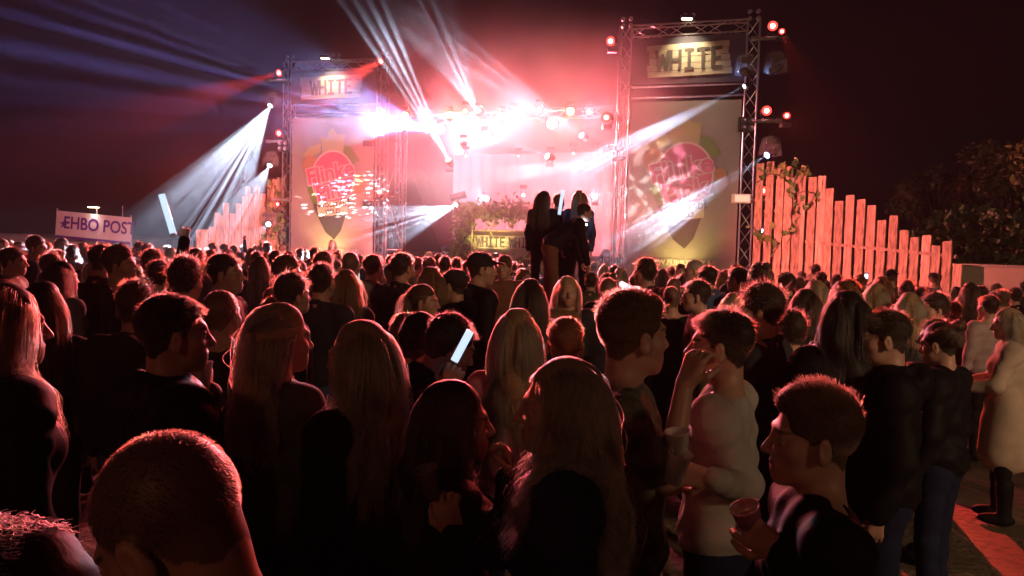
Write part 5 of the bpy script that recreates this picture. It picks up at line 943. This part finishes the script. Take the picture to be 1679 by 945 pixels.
near('N14b', 'person with dark hair behind the bowed man, only crown showing', 668, 512, 3.7, 10, style='short', hair='brown', nst=1500, hlen=.03, lean=10, top='black', jacket=.03)
near('N14c', 'person in black with lowered head left of the bowed man', 690, 519, 3.3, 35, style='messy', hair='black', nst=1500, hlen=.03, lean=18, hp=15, top='black', jacket=.03)
stick('glow stick glowing diagonally in front of the bowed man in black', P(745, 592, 2.75), P(771, 543, 2.75), .0145)
near('N15', 'woman with long black hair and black clothes, back turned, right', 1385, 476, 3.6, 0, fem=True, style='long', hair='black', hlen=.55, nst=3200, S=14, layer=.035, wave=.020, top='black', jacket=.04)
near('N16', 'man in dark jacket turned left, right middle ground', 1452, 506, 3.45, -72, style='short', hair='dark', nst=2600, hlen=.04, top='black', jacket=.03, hood=True, hp=6)
near('N17', 'woman in beige coat with chin-length blonde hair at the right edge', 1652, 518, 5.8, -62, scale=.93, fem=True, style='long', hair='fair', hlen=.17, layer=.022, wave=.012, nst=2600, S=8, top='beige', bottom='black', jacket=.03, dress=1, skirt=1, hp=8, hrad=.0009, arms=(((-.24, .10, 1.16), (-.16, .30, 1.12), (.3, 1, 0), (1, 0, 0)), ((.24, .08, 1.15), (.18, .30, 1.10), (-.3, 1, 0), (-1, 0, 0))))
near('N18', 'man in pale shirt and dark trousers standing with his back turned, right', 1621, 483, 7.6, -15, style='short', hair='dark', nst=1400, hlen=.035, top='shirt', bottom='black', jacket=.016, collar='shirt', hrad=.001)
near('N19', 'dark clothed woman with loose hair right of the dark jacket man', 1543, 528, 4.2, -40, fem=True, style='bun', hair='dark', hlen=.14, nst=1800, S=8, top='black', jacket=.03, hp=10, hrad=.0009)
# raised hand with glow stick on the left
pu = figure('stickman', style='short', hair='dark', nst=900, top='black', jacket=.02, arms=(None, ((.16, .0, 1.66), (.20, .02, 1.93), (.02, .02, 1), (0, 1, .1), 1.3)), fine=.007, coarse=.014, hands_fine=True); place(pu, 'man in black holding a glow stick high, left of the fence', (262, 412), 6.4, 0, scale=1.03)
stick('glow stick held high above the left crowd', P(284, 383, 6.35), P(265, 319, 6.35), .026)
stick('glow stick behind the quiff of the man in patterned shirt', P(1019, 466, 5.2), P(1046, 482, 5.0), .02)
n = thing('phone', 'lit phone held up by the woman before the low right planks', 'phone', P(1420, 455, 13)); part(n, 'case', MB().box((0, 0, 0), (.075, .01, .15)), M_black); part(n, 'light', MB().box((0, -.008, .02), (.05, .004, .07)), emis('phone_screen', (.6, .7, 1), 5))
# pieces on the ground at the right
n = thing('cable_ramp', 'pale flat strip lying on the ground at the lower right', 'cable ramp', P(1555, 840, 4.6).to_2d().to_3d()); n.rotation_euler = (0, 0, .25); part(n, 'ramp', MB().box((0, 0, .03), (.42, .10, .04)), M_wood); part(n, 'cover', MB().box((0, 0, .055), (.40, .05, .012)), M_woodd)
for i in range(9):
    x, y = g.uniform(1.6, 4.2), g.uniform(3.2, 8); 
    n = thing('trampled_cup', 'crushed clear cup on the ground among the legs, right', 'cup', (x, y, .0), g.uniform(0, 6), 'crushed cups on the ground'); q = Matrix.Translation((0, 0, .035)) @ Matrix.Rotation(R(90), 4, 'X') @ Matrix.Diagonal((1, g.uniform(.5, .9), 1, 1)); part(n, 'cup_wall', MB().lathe([(0, 0), (.028, 0), (.04, .1), (.042, .105)], 12, q), mat('crushed_plastic', (.6, .58, .56), .3), True)
